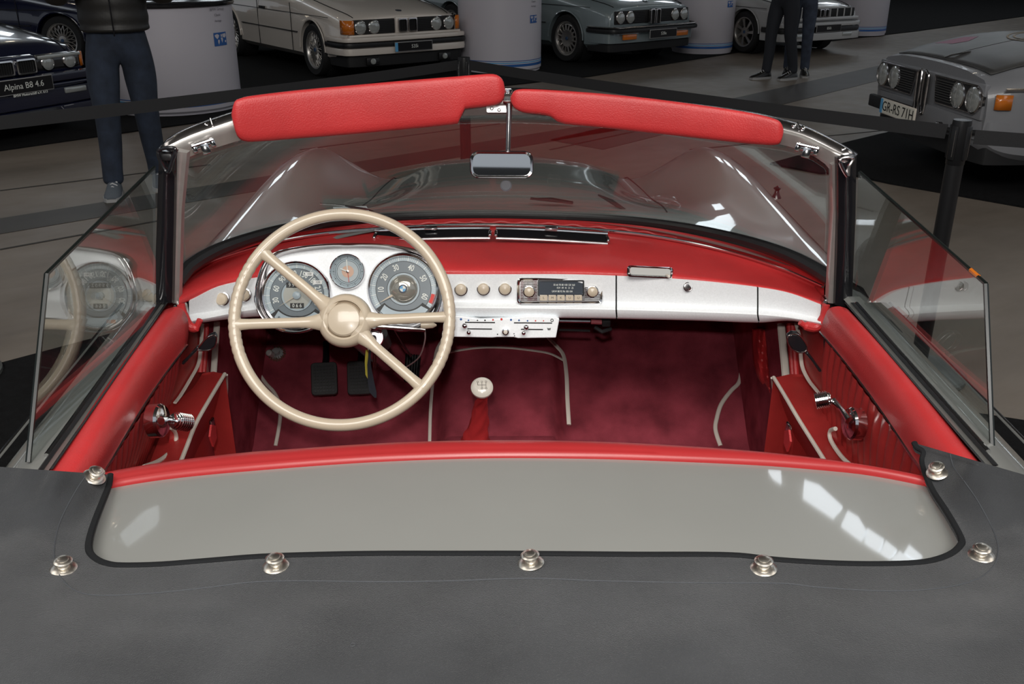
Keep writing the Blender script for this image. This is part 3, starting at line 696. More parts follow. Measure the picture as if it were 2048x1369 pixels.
# badge on the hood
def ring2(c,r0,r1,z0,z1,seg=48): return [(r0,z0),(r0,z1),(r1,z1),(r1,z0)]
def gauge(name,px,row,rpx,kind):
    sc_=(on_plane(px+50,row,CO,CN)-on_plane(px,row,CO,CN)).length/50
    r=rpx*sc_; c=cp(px,row,-0.012); T=thing(name,loc=c,parent=CL)
    def L(x,y,z=0): return c+CM@Vector((x,y,z))
    G().lathe([(r*1.03,-0.002),(r*1.03,0.006),(r*0.985,0.012),(r*0.94,0.0105),(r*0.91,0.002)],c,CN,48,cap=False).build('bezel',CHROME,T)
    G().lathe([(0,0.0012),(r*0.93,0.0012)],c,CN,48,cap=False).build('dial_outer',DIALL if kind!='clock' else DIALL,T,smooth=False)
    def disc(nm,r0,r1,z,m): G().lathe([(r0,z),(r1,z)] if r0>0 else [(0,z),(r1,z)],c,CN,48,cap=False).build(nm,m,T,smooth=False)
    def pol(a,rr,z): a=R(a); return L(math.sin(a)*rr,math.cos(a)*rr,z)
    def rot(a): return CM@Matrix.Rotation(R(-a),3,'Z')
    if kind=='clock':
        disc('dial_ring',r*0.70,r*0.72,0.0016,INK); disc('dial_disc',0,r*0.60,0.0018,mat('dial_pale',(0.45,0.50,0.52),0.3)); disc('dial_ring',r*0.60,r*0.62,0.002,INK)
        disc('dial_copper',0,r*0.34,0.0022,mat('dial_copper',(0.55,0.36,0.27),0.3,metal=0.4))
        g=G()
        for k in range(60): g.box(pol(k*6,r*0.81,0.0016),(0.0006 if k%5 else 0.0014,r*0.10,0.0003),rot(k*6))
        g.build('minute_marks',INK,T,smooth=False,kind='stuff')
        for a,l,w_,m_ in((-5,0.68,0.0022,DIALW),(-68,0.45,0.0026,DIALW),(173,0.62,0.0010,REDI)):
            g=G().box(pol(a,r*l/2,0.0045),(w_,r*l,0.0006),rot(a)); g.build('hand',m_,T,smooth=False)
        G().lathe([(0.003,0.002),(0.003,0.006),(0,0.007)],c,CN,16).build('hub_cap',CHROMED,T)
    else:
        disc('dial_band',r*0.46,r*0.78,0.0016,DIALD); disc('dial_line',r*0.775,r*0.79,0.0018,INK); disc('dial_line',r*0.455,r*0.47,0.002,INK)
        disc('dial_inner',r*0.40,r*0.46,0.0018,DIALL)
        g=G()
        nmk=81 if kind=='speed' else 66
        for k in range(nmk):
            a=-120+240*k/(nmk-1); big=(k%5==0)
            g.box(pol(a,r*(0.85 if big else 0.86),0.0018),(0.0014 if big else 0.0006,r*(0.11 if big else 0.07),0.0003),rot(a))
        g.build('scale_marks',DIALW,T,smooth=False,kind='stuff')
        nums=[('30',-103),('60',-72),('90',-42),('120',-12),('150',18),('180',47),('210',77),('240',107)] if kind=='speed' else [('10',-92),('20',-58),('30',-20),('40',20),('50',62),('60',110)]
        for tx,a in nums:
            V_,F_=text_geo(tx,r*0.24,pol(a,r*0.63,0.0022),rot(a),0.0002,sx=0.72,bold=0.0003); G().add(V_,F_).build('numeral',DIALW,T,smooth=False)
        if kind=='speed':
            disc('dial_centre',0,r*0.40,0.0022,DIALC)
            for tx,yy,w_ in(('99902',0.30,0.62),('066',-0.30,0.40)):
                G().box(L(0.0,r*yy,0.0026),(r*w_,r*0.15,0.0008),CM).build('counter_window',INK,T,smooth=False)
                V_,F_=text_geo(' '.join(tx),r*0.15,L(0,r*yy,0.0032),CM,0.0001,sx=0.9); G().add(V_,F_).build('counter_digits',DIALW,T,smooth=False)
            for a,tx in((30,'100'),(58,'120')):
                G().box(pol(a,r*0.72,0.0024),(r*0.24,r*0.11,0.0005),CM).build('sticker',mat('sticker_white',(0.8,0.8,0.78),0.6),T,smooth=False)
                V_,F_=text_geo(tx,r*0.09,pol(a,r*0.72,0.0029),CM,0.0001); G().add(V_,F_).build('sticker_print',INK,T,smooth=False)
            G().lathe([(r*0.12,0.002),(r*0.115,0.008),(r*0.06,0.010),(0,0.0102)],c,CN,24).build('needle_hub',DIALL,T)
            g=G().prism([pol(-122,r*0.66,0.006),pol(-122+8,r*0.1,0.006),pol(-122-8,r*0.1,0.006)],CN*0.0008); g.build('needle',CREAM,T,smooth=False)
            G().lathe([(r*0.075,0.0012),(r*0.07,0.002),(0,0.002)],pol(-141,r*0.86,0.003),CN,12).build('tell_tale',INK,T)
            M=rot(0); G().box(pol(-153,r*0.84,0.0055),(r*0.13,r*0.10,0.001),M).build('tell_tale',ORANGE,T,smooth=False)
            G().box(pol(148,r*0.84,0.0055),(r*0.14,r*0.13,0.001),rot(-20)).build('tell_tale',INK,T,smooth=False)
        else:
            g=G().lathe([(r*0.40,0.002)]+[(r*0.38*math.cos(t*PI/20),0.003+r*0.16*math.sin(t*PI/20)) for t in range(11)],c,CN,36); g.build('dial_dome',mat('dial_dome',(0.40,0.39,0.34),0.12,metal=0.5,coat=1),T)
            hz=0.003+r*0.16
            G().lathe([(r*0.12,hz-0.001),(r*0.12,hz+0.001),(0,hz+0.001)],c,CN,24).build('roundel',mat('roundel_navy',(0.01,0.02,0.05),0.3),T)
            for k in range(4):
                g=G(); pts=[L(0,0,hz+0.0013)]+[pol(90*k+15*j,r*0.085,hz+0.0013) for j in range(7)]; g.prism(pts,CN*0.0005); g.build('roundel_quarter',DIALW if k%2==0 else LBLUE,T,smooth=False)
            g=G().prism([pol(-120,r*0.80,0.006),pol(-120+5,r*0.36,0.006),pol(-120-5,r*0.36,0.006)],CN*0.0008); g.build('needle',CREAM,T,smooth=False)
            g=G(); pts=[pol(a,r*0.90,0.0026) for a in range(100,119,3)]+[pol(a,r*0.80,0.0026) for a in range(118,99,-3)]; g.prism(pts,CN*0.0003); g.build('red_sector',REDI,T,smooth=False)
        # lower housing of the small gauges
        for nm,k0,k1,z,m_ in(('sub_frame',0.60,0.93,0.003,INK),('sub_plate',0.64,0.91,0.0042,DIALL)):
            a0,a1=(126,234) if nm=='sub_frame' else (130,230)
            if kind!='speed': pass
            g=G(); pts=[pol(a,r*k1,z) for a in range(a0,a1+1,6)]+[pol(a,r*(k0+0.06*abs(a-180)/50),z) for a in range(a1,a0-1,-6)]; g.prism(pts,CN*0.0008); g.build(nm,m_,T,smooth=False)
    G().lathe([(0,0.0095+r*0.01),(r*0.5,0.0092),(r*0.93,0.008)],c,CN,40,cap=False).build('gauge_glass',GLASSD,T) if kind!='tach' else None
gauge('speedometer',592,591,69,'speed'); gauge('clock',694,543,35.5,'clock'); gauge('rev_counter',806,578,71,'tach')
# silver lip of cluster lower edge
# ---- radio
RC=dn(1120,582,0.003); RN=FN; RM_=FM@Matrix.Rotation(R(-0.6),3,'Z'); RAD=thing('radio',loc=RC,parent=DASH)
rs=(at(1170,582,y=dashy(1120))-at(1120,582,y=dashy(1120))).length/50
def rp(px,row,z=0):
    q=on_plane(px,row,RC,RN); return q+RN*z
def rr_at(x0,y0,x1,y1,rad,z):
    w_=(x1-x0); h_=(y1-y0); return [rp((x0+x1)/2+x,(y0+y1)/2-y,z) for x,y in rrect(w_,h_,rad)]
g=G().grid([rr_at(1034,556,1206,609,9,-0.006),rr_at(1034,556,1206,609,9,0.004),rr_at(1036,558,1204,607,8,0.006),rr_at(1039,561,1201,604,7,0.004)],cu=True); g.build('radio_bezel',CHROME,RAD)
G().prism(rr_at(1038,560,1202,605,7,0.0005),RN*0.003).build('radio_face',CHROMED,RAD,smooth=False)
g=G()
for k in range(13):
    y=563+k*3.1
    for a,b_ in((1041,1074),(1169,1199)): g.tube([rp(a,y,0.004),rp(b_,y,0.004)],0.0009,seg=5)
g.build('radio_ribs',CHROME,RAD,kind='stuff')
g=G().grid([rr_at(1075,560,1168,592,3,0.004),rr_at(1075,560,1168,592,3,0.008),rr_at(1078,563,1165,589,2,0.008),rr_at(1079,564,1164,588,2,0.005)],cu=True); g.build('scale_frame',CHROME,RAD)
G().prism(rr_at(1078,563,1165,588,2,0.0042),RN*0.0015).build('tuning_scale',mat('tuning_scale_glass',(0.05,0.06,0.075),0.15,coat=1),RAD,smooth=False)
for tx,px,row,sz in(('55 60 70 80 100 120 160',1128,570,4.2),('KW  49  41  31  25',1130,576,4.2),('UKW 88 92 96 100 104',1124,583,4.2)):
    V_,F_=text_geo(tx,sz*rs*1.25,rp(px,row,0.0062),RM_,0.0001,sx=0.8); G().add(V_,F_).build('scale_print',DIALW,RAD,smooth=False)
for i,ch in enumerate('LMKUU'):
    x0=1079.5+i*17.2; g=G().prism(rr_at(x0,590,x0+15,601,1,0.003),RN*0.009); o=g.build('button',CREAM,RAD,smooth=False,bev=0.0006)
    V_,F_=text_geo(ch,0.0075,rp(x0+7.5,595.5,0.0122),RM_,0.0001); G().add(V_,F_).build('button_letter',INK,o,smooth=False)
for px in(1058,1184):
    c=rp(px,583,0.004); G().lathe([(0.0135,0),(0.0135,0.003),(0.0118,0.004)],c,RN,24).build('dial_collar',CHROMED,RAD)
    G().lathe([(0.0108,0),(0.0112,0.009),(0.0108,0.014),(0.007,0.017),(0,0.0175)],c,RN,24).build('radio_knob',CREAM,RAD)
# ---- heater control panel
HC=at(1010,655,y=1.965); HN=Vector((0,-0.97,0.24)).normalized(); HM=basis(HN); HP=thing('heater_panel',loc=HC,parent=DASH)
def hq(px,row,z=0): return on_plane(px,row,HC,HN)+HN*z
pl=[(890,633),(920,632),(960,639),(1010,637),(1060,632),(1112,634),(1119,638),(1112,676),(1036,677),(1028,675),(994,675),(985,676),(890,674)]
G().prism([hq(*q) for q in pl],-HN*0.06).build('panel_body',SILVER,HP,smooth=False,bev=0.002)
for a,b_,row in((930,990,645),(1028,1104,646),(935,984,658),(1042,1086,659)):
    G().tube([hq(a,row,0.0006),hq(b_,row+0.5,0.0006)],0.0013,seg=6).build('slot',INK,HP)
for px,row,r in((930,650,0.0062),(938,663,0.0052),(1052,653,0.0062),(1047,664,0.0050)):
    c=hq(px,row); G().lathe([(0.0028,0),(0.0025,0.010)]+[(r*math.cos(t),0.015+r*math.sin(t)) for t in [-1.1+k*2.67/6 for k in range(7)]],c,HN,16).build('slider_knob',CHROME,HP)
c=hq(1011,663); G().lathe([(0.009,0),(0.0088,0.006),(0.0075,0.010),(0.005,0.011),(0,0.012)],c,HN,20).build('fan_switch',CHROME,HP); G().lathe([(0.005,0.010),(0.0045,0.015),(0,0.017)],c,HN,16).build('fan_switch_cap',WHITEP,HP)
for px,row,m_,r in((922,639,BLUE,.0026),(937,641,BLUE,.0018),(955,641,INK,.0016),(970,641,INK,.0018),(986,640,REDI,.002),(1003,639,REDI,.0026),(1022,640,BLUE,.0024),(1038,641,BLUE,.002),(1055,642,BLUE,.0018),(1071,642,REDI,.0016),(1087,642,REDI,.0014),(995,669,INK,.0014),(1028,668,INK,.0012),(1029,672,INK,.0012)):
    G().lathe([(r,0.0001),(r,0.0008),(0,0.0008)],hq(px,row),HN,12).build('index_mark',m_,HP,smooth=False)
G().lathe([(0.0035,0.0002),(0.0035,0.0012),(0.0022,0.0012),(0.0022,0.0002)],hq(1104,641),HN,16,cap=False).build('index_mark',INK,HP)
V_,F_=text_geo('W',0.007,hq(1098,659,0.0006),HM,0.0002,bold=0.0004); G().add(V_,F_).build('index_letter',INK,HP,smooth=False)
# pipes and choke below the dash, right of the heater panel
g=G().tube([at(1118,642,y=2.02),at(1180,643,y=2.03)],0.004,seg=8); g.build('heater_pipe',CHROMED,DASH)
G().tube([at(1182,644,y=2.03),at(1204,645,y=2.03)],0.0055,seg=8).build('pipe_clip',mat('faded_red',(0.45,0.10,0.12),0.6),DASH)
g=G().box(at(1212,645,y=2.03),(0.02,0.02,0.016),None,0.003); g.tube([at(1190,655,y=2.04),at(1204,664,y=2.03),at(1222,658,y=2.04)],0.005,seg=8); g.tube([at(1118,660,y=2.06),at(1180,662,y=2.06)],0.003,seg=6); g.build('cable_bundle',BLACKM,DASH)
# ================================================================ steering wheel
SWC=at(687,640,y=1.665); SN=Vector((0,-math.cos(R(31)),math.sin(R(31)))); SM=basis(SN)
SW=thing('steering_wheel',loc=SWC,parent=CAR)
def sp(px,row,off=0): return on_plane(px,row,SWC,SN)+SN*off
def loc2(px,row):
    v=SM.transposed()@(on_plane(px,row,SWC,SN)-SWC); return v.x,v.y
cx_,cy_=(loc2(456,642)[0]+loc2(912,642)[0])/2,(loc2(684,417)[1]+loc2(684,864)[1])/2
RX=(loc2(912,642)[0]-loc2(456,642)[0])/2; RY=(loc2(684,417)[1]-loc2(684,864)[1])/2
RR=(RX+RY)/2-0.0118; 
n=260; path=[];rad=[]
for k in range(n):
    a=2*PI*k/n; path.append(SWC+SM@Vector((cx_+(RX-0.0118)*math.cos(a),cy_+(RY-0.0118)*math.sin(a),0)))
    deg=math.degrees(a)%360; gr=0
    if 148<deg<200 or deg>330 or deg<14: gr=0.0009 if k%3==0 else 0
    rad.append(0.0116-gr)
G().tube(path,rad,closed=True,seg=14).build('rim',CREAM,SW)
HUBZ=-0.012
def spoke(px,row,w0,w1):
    x,y=loc2(px,row); hx,hy=loc2(688,640); d=Vector((x-hx,y-hy)); L_=d.length; d/=L_
    e=Vector((x,y)); pts=[];rd=[]
    for k in range(13):
        t=k/12; s_=0.030+(L_-0.030)*t
        pts.append(SWC+SM@Vector((hx+d.x*s_,hy+d.y*s_,HUBZ*(1-sm(t*1.1)))))
        r_=0.0098+0.013*max(0,1-t*3.0)**2+0.0060*max(0,(t-0.86)/0.14)**2
        rd.append(r_)
    return G().tube(pts,rd,seg=12,flat=0.75,up=SN)
for q in((524,504),(468,650),(905,634),(846,778)): spoke(q[0],q[1],0,0).build('spoke',CREAM,SW)
hc=sp(688,640); hr=0.052*1.0
G().lathe([(0.030,-0.060),(0.040,-0.045),(0.050,-0.026),(0.0515,-0.016),(0.049,-0.006),(0.044,0.000),(0.0385,0.003),(0.0355,0.002),(0.0345,-0.004)],hc+SM@Vector((0,0.001,0)),SN,40).build('hub',CREAM,SW)
G().lathe([(0.0355,-0.006),(0.0355,-0.0025),(0.0315,-0.0025)],hc,SN,40,cap=False).build('hub_groove',mat('brown_groove',(0.20,0.14,0.08),0.6),SW)
G().lathe([(0.0318,-0.006),(0.0316,0.002),(0.029,0.0055),(0.018,0.0085),(0.008,0.0095),(0,0.0097)],hc,SN,40).build('horn_button',CREAM,SW)
# column, stalk, ignition
CO_=thing('steering_column',loc=hc-SN*0.15,parent=CAR)
G().tube([hc-SN*0.055,hc-SN*0.33,hc-SN*0.65],[0.026,0.027,0.024],seg=20).build('column_tube',BLACKG,CO_)
G().lathe([(0.030,-0.09),(0.034,-0.085),(0.036,-0.07),(0.034,-0.058)],hc,SN,28).build('column_collar',CREAM,CO_)
a=at(752,653,y=1.78); b_=at(850,660,y=1.80); g=G().tube([a,b_],0.0048,seg=10); g.build('stalk_rod',CHROMED,CO_)
G().tube([at(842,651,y=1.80),at(852,651,y=1.80),at(866,651,y=1.80),at(873,651,y=1.80)],[0.0065,0.0075,0.0060,0.002],seg=12).build('stalk_knob',CREAM,CO_)
g=G().lathe([(0.014,0),(0.014,0.010),(0.011,0.013),(0.0,0.013)],at(748,648,y=1.80),(0.2,-0.9,0.4),18); g.tube([at(735,650,y=1.80),at(765,656,y=1.80)],0.011,seg=12); g.build('stalk_clamp',CHROMED,CO_)
ic=at(748,676,y=1.82); g=G().lathe([(0.020,-0.03),(0.020,0.004),(0.018,0.008),(0.013,0.008),(0.012,0.005),(0,0.005)],ic,(0.1,-0.9,0.42),24); g.build('ignition_lock',CHROME,CO_)
G().tube([at(757,670,y=1.86),at(768,690,y=1.88)],[0.02,0.017],seg=16).build('lock_body',BLACK,CO_)
G().tube(spline([at(848,652,y=1.82),at(850,680,y=1.86),at(838,715,y=1.95),at(812,735,y=2.05)],8),0.0016,seg=6).build('cable',mat('clear_tube',(0.55,0.52,0.50),0.3),CO_)
G().tube([at(785,655,y=1.95),at(806,690,y=2.08),at(822,712,y=2.16)],0.003,seg=6).build('throttle_rod',BLACKG,CO_)
# key ring in the lock: a thing of its own
KR=thing('key_ring','bunch of keys with yellow and black strap hanging from the ignition lock','keys',at(742,740,y=1.80))
kc=at(746,680,y=1.80)
G().prism([kc+FM@Vector((x,y,0)) for x,y in rrect(0.015,0.020,0.006)],FN*0.002).build('key_bow',CHROME,KR)
ky=[kc+Vector((0.012*math.cos(t),-0.004,0.013*math.sin(t)-0.014)) for t in [2*PI*k/18 for k in range(18)]]
G().tube(ky,0.0009,closed=True,seg=6).build('ring',CHROME,KR)
def strap(pts,w_,m_,nm,y=1.795):
    rows=[]
    for px,row,hw in pts:
        rows.append([at(px-hw,row,y=y),at(px+hw,row,y=y),at(px+hw,row,y=y+0.003),at(px-hw,row,y=y+0.003)])
    g=G().grid(rows,cu=True); N=len(g.V); g.F+=[(0,1,2,3),(N-4,N-3,N-2,N-1)]; g.MI+=[0,0]; g.build(nm,m_,KR)
strap([(734,700,2.5),(733,725,3.5),(734,750,3),(739,762,1.5)],0,mat('yellow_strap',(0.5,0.42,0.05),0.6),'yellow_strap',1.80)
strap([(740,700,2),(738,730,3.5),(742,765,6.5),(746,785,7),(751,796,2)],0,mat('navy_strap',(0.012,0.014,0.022),0.7),'black_strap',1.79)
for dx,l in((747,745),(751,738)):
    g=G().prism([at(dx-2,700,y=1.785),at(dx+2,700,y=1.785),at(dx+1.4,l,y=1.785),at(dx-0.8,l+4,y=1.785)],(0,0.0015,0)); g.build('key',CHROMED,KR,smooth=False)
# ================================================================ cabin floor, carpets, piping
TBO=Vector((0,2.3,0.22)); TBN=Vector((0,-0.8,1)).normalized()
TXC=-0.035
def tun(x): 
    a=abs(x-TXC); return 0.085*sm((0.185-a)/0.05)
def tb(px,row,off=0.0): return on_plane(px,row,TBO+TBN*off,TBN)
FLOOR=thing('cabin_floor',loc=(0,2.2,0.2),parent=CAR)
rows=[]
prof=[(1.0,0.20,0),(1.6,0.20,0),(2.1,0.20,0.5),(2.25,0.205,0.8),(2.32,0.236,1),(2.4,0.30,1),(2.5,0.38,1),(2.6,0.46,1),(2.7,0.54,1),(2.76,0.59,1),(2.79,0.66,1),(2.80,0.74,1)]
for k in range(len(prof)-1):
    for j in range(4):
        t=j/4; y=prof[k][0]*(1-t)+prof[k+1][0]*t; z=prof[k][1]*(1-t)+prof[k+1][1]*t
        row=[]
        for i in range(73):
            x=-0.76+1.48*i/72; b_=tun(x)
            if y<2.28: b_=max(b_,0.16*sm((0.185-abs(x-TXC))/0.05)*1.0)
            row.append(Vector((x,y,z))+TBN*b_*(1 if y>2.28 else 1)+Vector((0,0,0.003*noise.noise(Vector((x*5,y*5,0))))))
        rows.append(row)
G().grid(rows).build('carpet',CARPET,FLOOR,angle=80)
def piping(px,off=0.004,r=0.0045,par=FLOOR,fn=None,m=WHITEP,n=8,name='piping'):
    fn=fn or (lambda a,b:tb(a,b,off)); pts=spline([fn(*q) for q in px],n); return G().tube(pts,r,seg=8,flat=0.6).build(name,m,par)
TO=0.089
piping([(888,676),(872,705),(866,760),(861,820),(859,888)],TO,0.0048)
piping([(866,722),(880,712),(910,703),(960,696),(1010,696),(1060,701),(1100,708),(1128,722)],TO,0.0042)
piping([(1096,676),(1112,692),(1127,712),(1133,750),(1135,800),(1138,850)],TO,0.0065)
piping([(508,655),(508,690),(513,735),(530,765),(548,785),(558,808),(560,840),(551,892)],0.006,0.0052)
piping([(1493,648),(1491,668),(1482,690),(1487,705),(1484,735),(1478,765),(1462,782),(1443,808),(1434,835),(1431,860),(1441,892)],0.006,0.0060)
piping([(443,888),(462,875),(478,840),(490,800),(498,780)],0.05,0.0022)
piping([(1484,768),(1492,772),(1500,780)],0.006,0.003)
# heel mat edge lines / darker mat pads woven in
# side (kick) walls of the footwell
for s in(-1,1):
    X=-0.705 if s<0 else 0.640
    W_=thing('kick_panel',loc=(X,2.0,0.5),parent=CAR)
    def kx(a,b,o=0): return at(a,b,x=X-s*o)
    G().grid([[Vector((X+s*0.0,y,z)) for z in(0.18,0.3,0.45,0.6,0.75,0.83)] for y in(1.5,1.7,1.9,2.02)]).build('red_side_trim',REDD,W_)
    G().grid([[Vector((X+s*0.006,y,z)) for z in(0.18,0.3,0.45,0.6,0.70,0.76)] for y in(2.02,2.2,2.5,2.80)]).build('side_carpet',CARPET,W_)
    if s<0:
        piping([(434,644),(431,690),(427,746)],0,0.0075,W_,lambda a,b:kx(a,b,.006),name='wide_piping'); piping([(405,648),(401,700),(396,730),(380,760),(362,790),(350,806)],0,0.0042,W_,lambda a,b:kx(a,b,.006))
        g=G()
        for dx in(-12,-5): g.tube([kx(418+dx,648,.004),kx(416+dx,700,.004),kx(412+dx,746,.004)],0.006,seg=8)
        g.build('fold',RED,W_)
    else:
        piping([(1562,648),(1566,690),(1569,720),(1572,756)],0,0.0095,W_,lambda a,b:kx(a,b,.006),name='wide_piping'); piping([(1592,646),(1600,680),(1602,715),(1606,738),(1618,762),(1632,780),(1641,792)],0,0.0045,W_,lambda a,b:kx(a,b,.006))
        g=G()
        for dx in(0,7): g.tube([kx(1578+dx,648,.004),kx(1582+dx,700,.004),kx(1586+dx,754,.004)],0.006,seg=8)
        g.build('fold',RED,W_)
        # crumpled red map pouch hanging on the passenger side wall
        rows=[]
        L_=[(1504,658),(1504,690),(1508,730),(1520,765),(1540,792)]; R_=[(1538,655),(1544,690),(1552,725),(1556,755),(1548,797)]
        ls=spline([Vector((*p,0)) for p in L_],8); rs_=spline([Vector((*p,0)) for p in R_],8)
        for k in range(len(ls)):
            row=[]
            for j in range(15):
                t=j/14; px=ls[k].x*(1-t)+rs_[k].x*t; py=ls[k].y*(1-t)+rs_[k].y*t
                yy=2.36-0.10*math.sin(PI*t)**0.7-0.012*math.sin(t*16+k*0.3)-0.10*k/len(ls)
                row.append(at(px,py,y=yy))
            rows.append(row)
        g=G().grid(rows); g.build('map_pouch',RED,W_,sol=0.003)
        G().tube([r_[-1]+Vector((0,-0.004,0)) for r_ in rows],0.0028,seg=6).build('piping',WHITEP,W_)
# ---- pedals
PED=thing('pedals',loc=tb(690,760,0.1),parent=CAR)
def pedal(x0,y0,x1,y1,name):
    c=tb((x0+x1)/2,(y0+y1)/2,0.10); n=(CAM-c).normalized()*0.6+TBN*0.6; n.normalize(); M=basis(n)
    q=[on_plane(px,row,c,n) for px,row in((x0,y0),(x1,y0),(x1,y1),(x0,y1))]; w_=(q[1]-q[0]).length; h_=(q[2]-q[1]).length; c=(q[0]+q[2])/2
    g=G().prism([c+M@Vector((x,y,0)) for x,y in rrect(w_,h_,0.010)],M@Vector((0,0,0.012))); o=g.build(name,RUBD,PED,bev=0.002)
    g=G()
    for i in range(7):
        for j in range(9): g.box(c+M@Vector((w_*(i-3)/8.6,h_*(j-4)/10.5,0.0128)),(w_/13,h_/17,0.002),M)
    g.build('grip_studs',BLACK,o,smooth=False,kind='stuff')
    G().tube([c+M@Vector((0,h_*0.3,-0.005)),c+M@Vector((0.004,h_*0.75,-0.03)),c+M@Vector((0.004,h_*1.3,-0.05))],0.009,seg=10).build('pedal_arm',BLACKG,PED)
pedal(623,727,675,792,'clutch_pedal'); pedal(695,724,744,791,'brake_pedal')
q=[tb(811,711,0.05),tb(842,714,0.05),tb(837,772,0.03),tb(808,765,0.03)]
g=G().prism(q,TBN*0.010); AP=g.build('accelerator_pedal',RUBD,PED,bev=0.003)
g=G()
for k in range(6):
    t=(k+0.5)/6; a=q[0].lerp(q[1],t)+TBN*0.011; b_=q[3].lerp(q[2],t)+TBN*0.011; g.tube([a,b_],0.0022,seg=6)
g.build('pedal_ribs',BLACKG,AP)
# foot dimmer switch in a frayed hole
c=tb(554,708,0.006); g=G().lathe([(0.019,0),(0.019,0.003),(0.015,0.004),(0.010,0.004),(0.010,0.018),(0,0.018)],c,TBN,24); D_=g.build('foot_switch',mat('zinc',(0.40,0.41,0.41),0.45,metal=0.4),FLOOR)
G().lathe([(0.009,0.015),(0.009,0.040),(0.006,0.043),(0,0.043)],tb(548,712,0.008),TBN*0.8+Vector((-0.15,-0.35,0)),16).build('switch_plunger',mat('zinc2',(0.52,0.52,0.50),0.4,metal=0.3),D_)
g=G(); rnd=random.Random(3)
for k in range(70):
    a=2*PI*k/70+rnd.random()*0.2; M=basis(TBN); r0=0.025; p=c+M@Vector((math.cos(a)*r0,math.sin(a)*r0,0)); q_=c+M@Vector((math.cos(a)*(r0-0.012*rnd.random()),math.sin(a)*(r0-0.012*rnd.random()),0.004+0.008*rnd.random())); g.tube([p,q_],0.0009,seg=4)
g.build('frayed_edge',mat('frayed_fibre',(0.13,0.08,0.05),0.9),FLOOR,kind='stuff')
# ---- gear lever
GL=thing('gear_lever',loc=(-0.07,1.9,0.4),parent=CAR)
kc=at(964,777,y=1.85); kn=(CAM-kc).normalized()*0.75+Vector((0,0,0.5)); kn.normalize()
prof=[(0.004,-0.024),(0.010,-0.022),(0.021,-0.010),(0.0243,0.0),(0.0238,0.005),(0.019,0.0105),(0.010,0.013),(0,0.0135)]
KN=G().lathe(prof,kc,kn,32).build('shift_knob',mat('ivory_knob',(0.66,0.62,0.55),0.2,coat=0.6),GL)
KM=basis(kn); 
def kk(x,y): return kc+KM@Vector((x,y+0.001,0.0140-0.00*(x*x+y*y)/0.0004*0.003))
g=G()
for a,b_ in(((-0.009,0.006),(-0.009,0.0)),((-0.009,0.0),(0.0075,0.0)),((0.0,0.006),(0.0,-0.006)),((0.0085,0.006),(0.0085,-0.006))): g.tube([kk(*a),kk(*b_)],0.00035,seg=5)
for x,y in((-0.009,0.0078),(0,0.0078),(0.0085,0.0078),(0,-0.0078),(0.0085,-0.0078)):
    g.tube([kk(x+0.0022*math.cos(t),y+0.0016*math.sin(t)) for t in [2*PI*i/12 for i in range(12)]],0.00025,closed=True,seg=4)
g.build('shift_pattern',INK,KN)
bp=tb(955,893,0.09)
pts=[kc-kn*0.022, kc-kn*0.03+Vector((0,0.0,-0.01)), at(962,812,y=1.90), at(958,840,y=1.93), at(953,868,y=1.96), at(952,895,y=1.98), at(950,925,y=2.0)]
pp=spline(pts,5); rr=[interp([(0,0.010),(4,0.0105),(12,0.017),(18,0.024),(24,0.036),(30,0.055),(36,0.07)],k) for k in range(len(pp))]
rows=[]
for k,p in enumerate(pp):
    rows.append([p+Vector((math.cos(a)*rr[k]*(1+0.10*math.sin(a*3+k*0.5)+0.06*math.sin(a*5-k*1.1)),math.sin(a)*rr[k]*0.9,0.003*math.sin(a*4+k))) for a in [2*PI*i/28 for i in range(28)]])
G().grid(rows,cu=True).build('gear_boot',RED,GL)
G().tube([kc-kn*0.02,kc-kn*0.034],0.006,seg=12).build('lever_neck',CHROMED,GL)
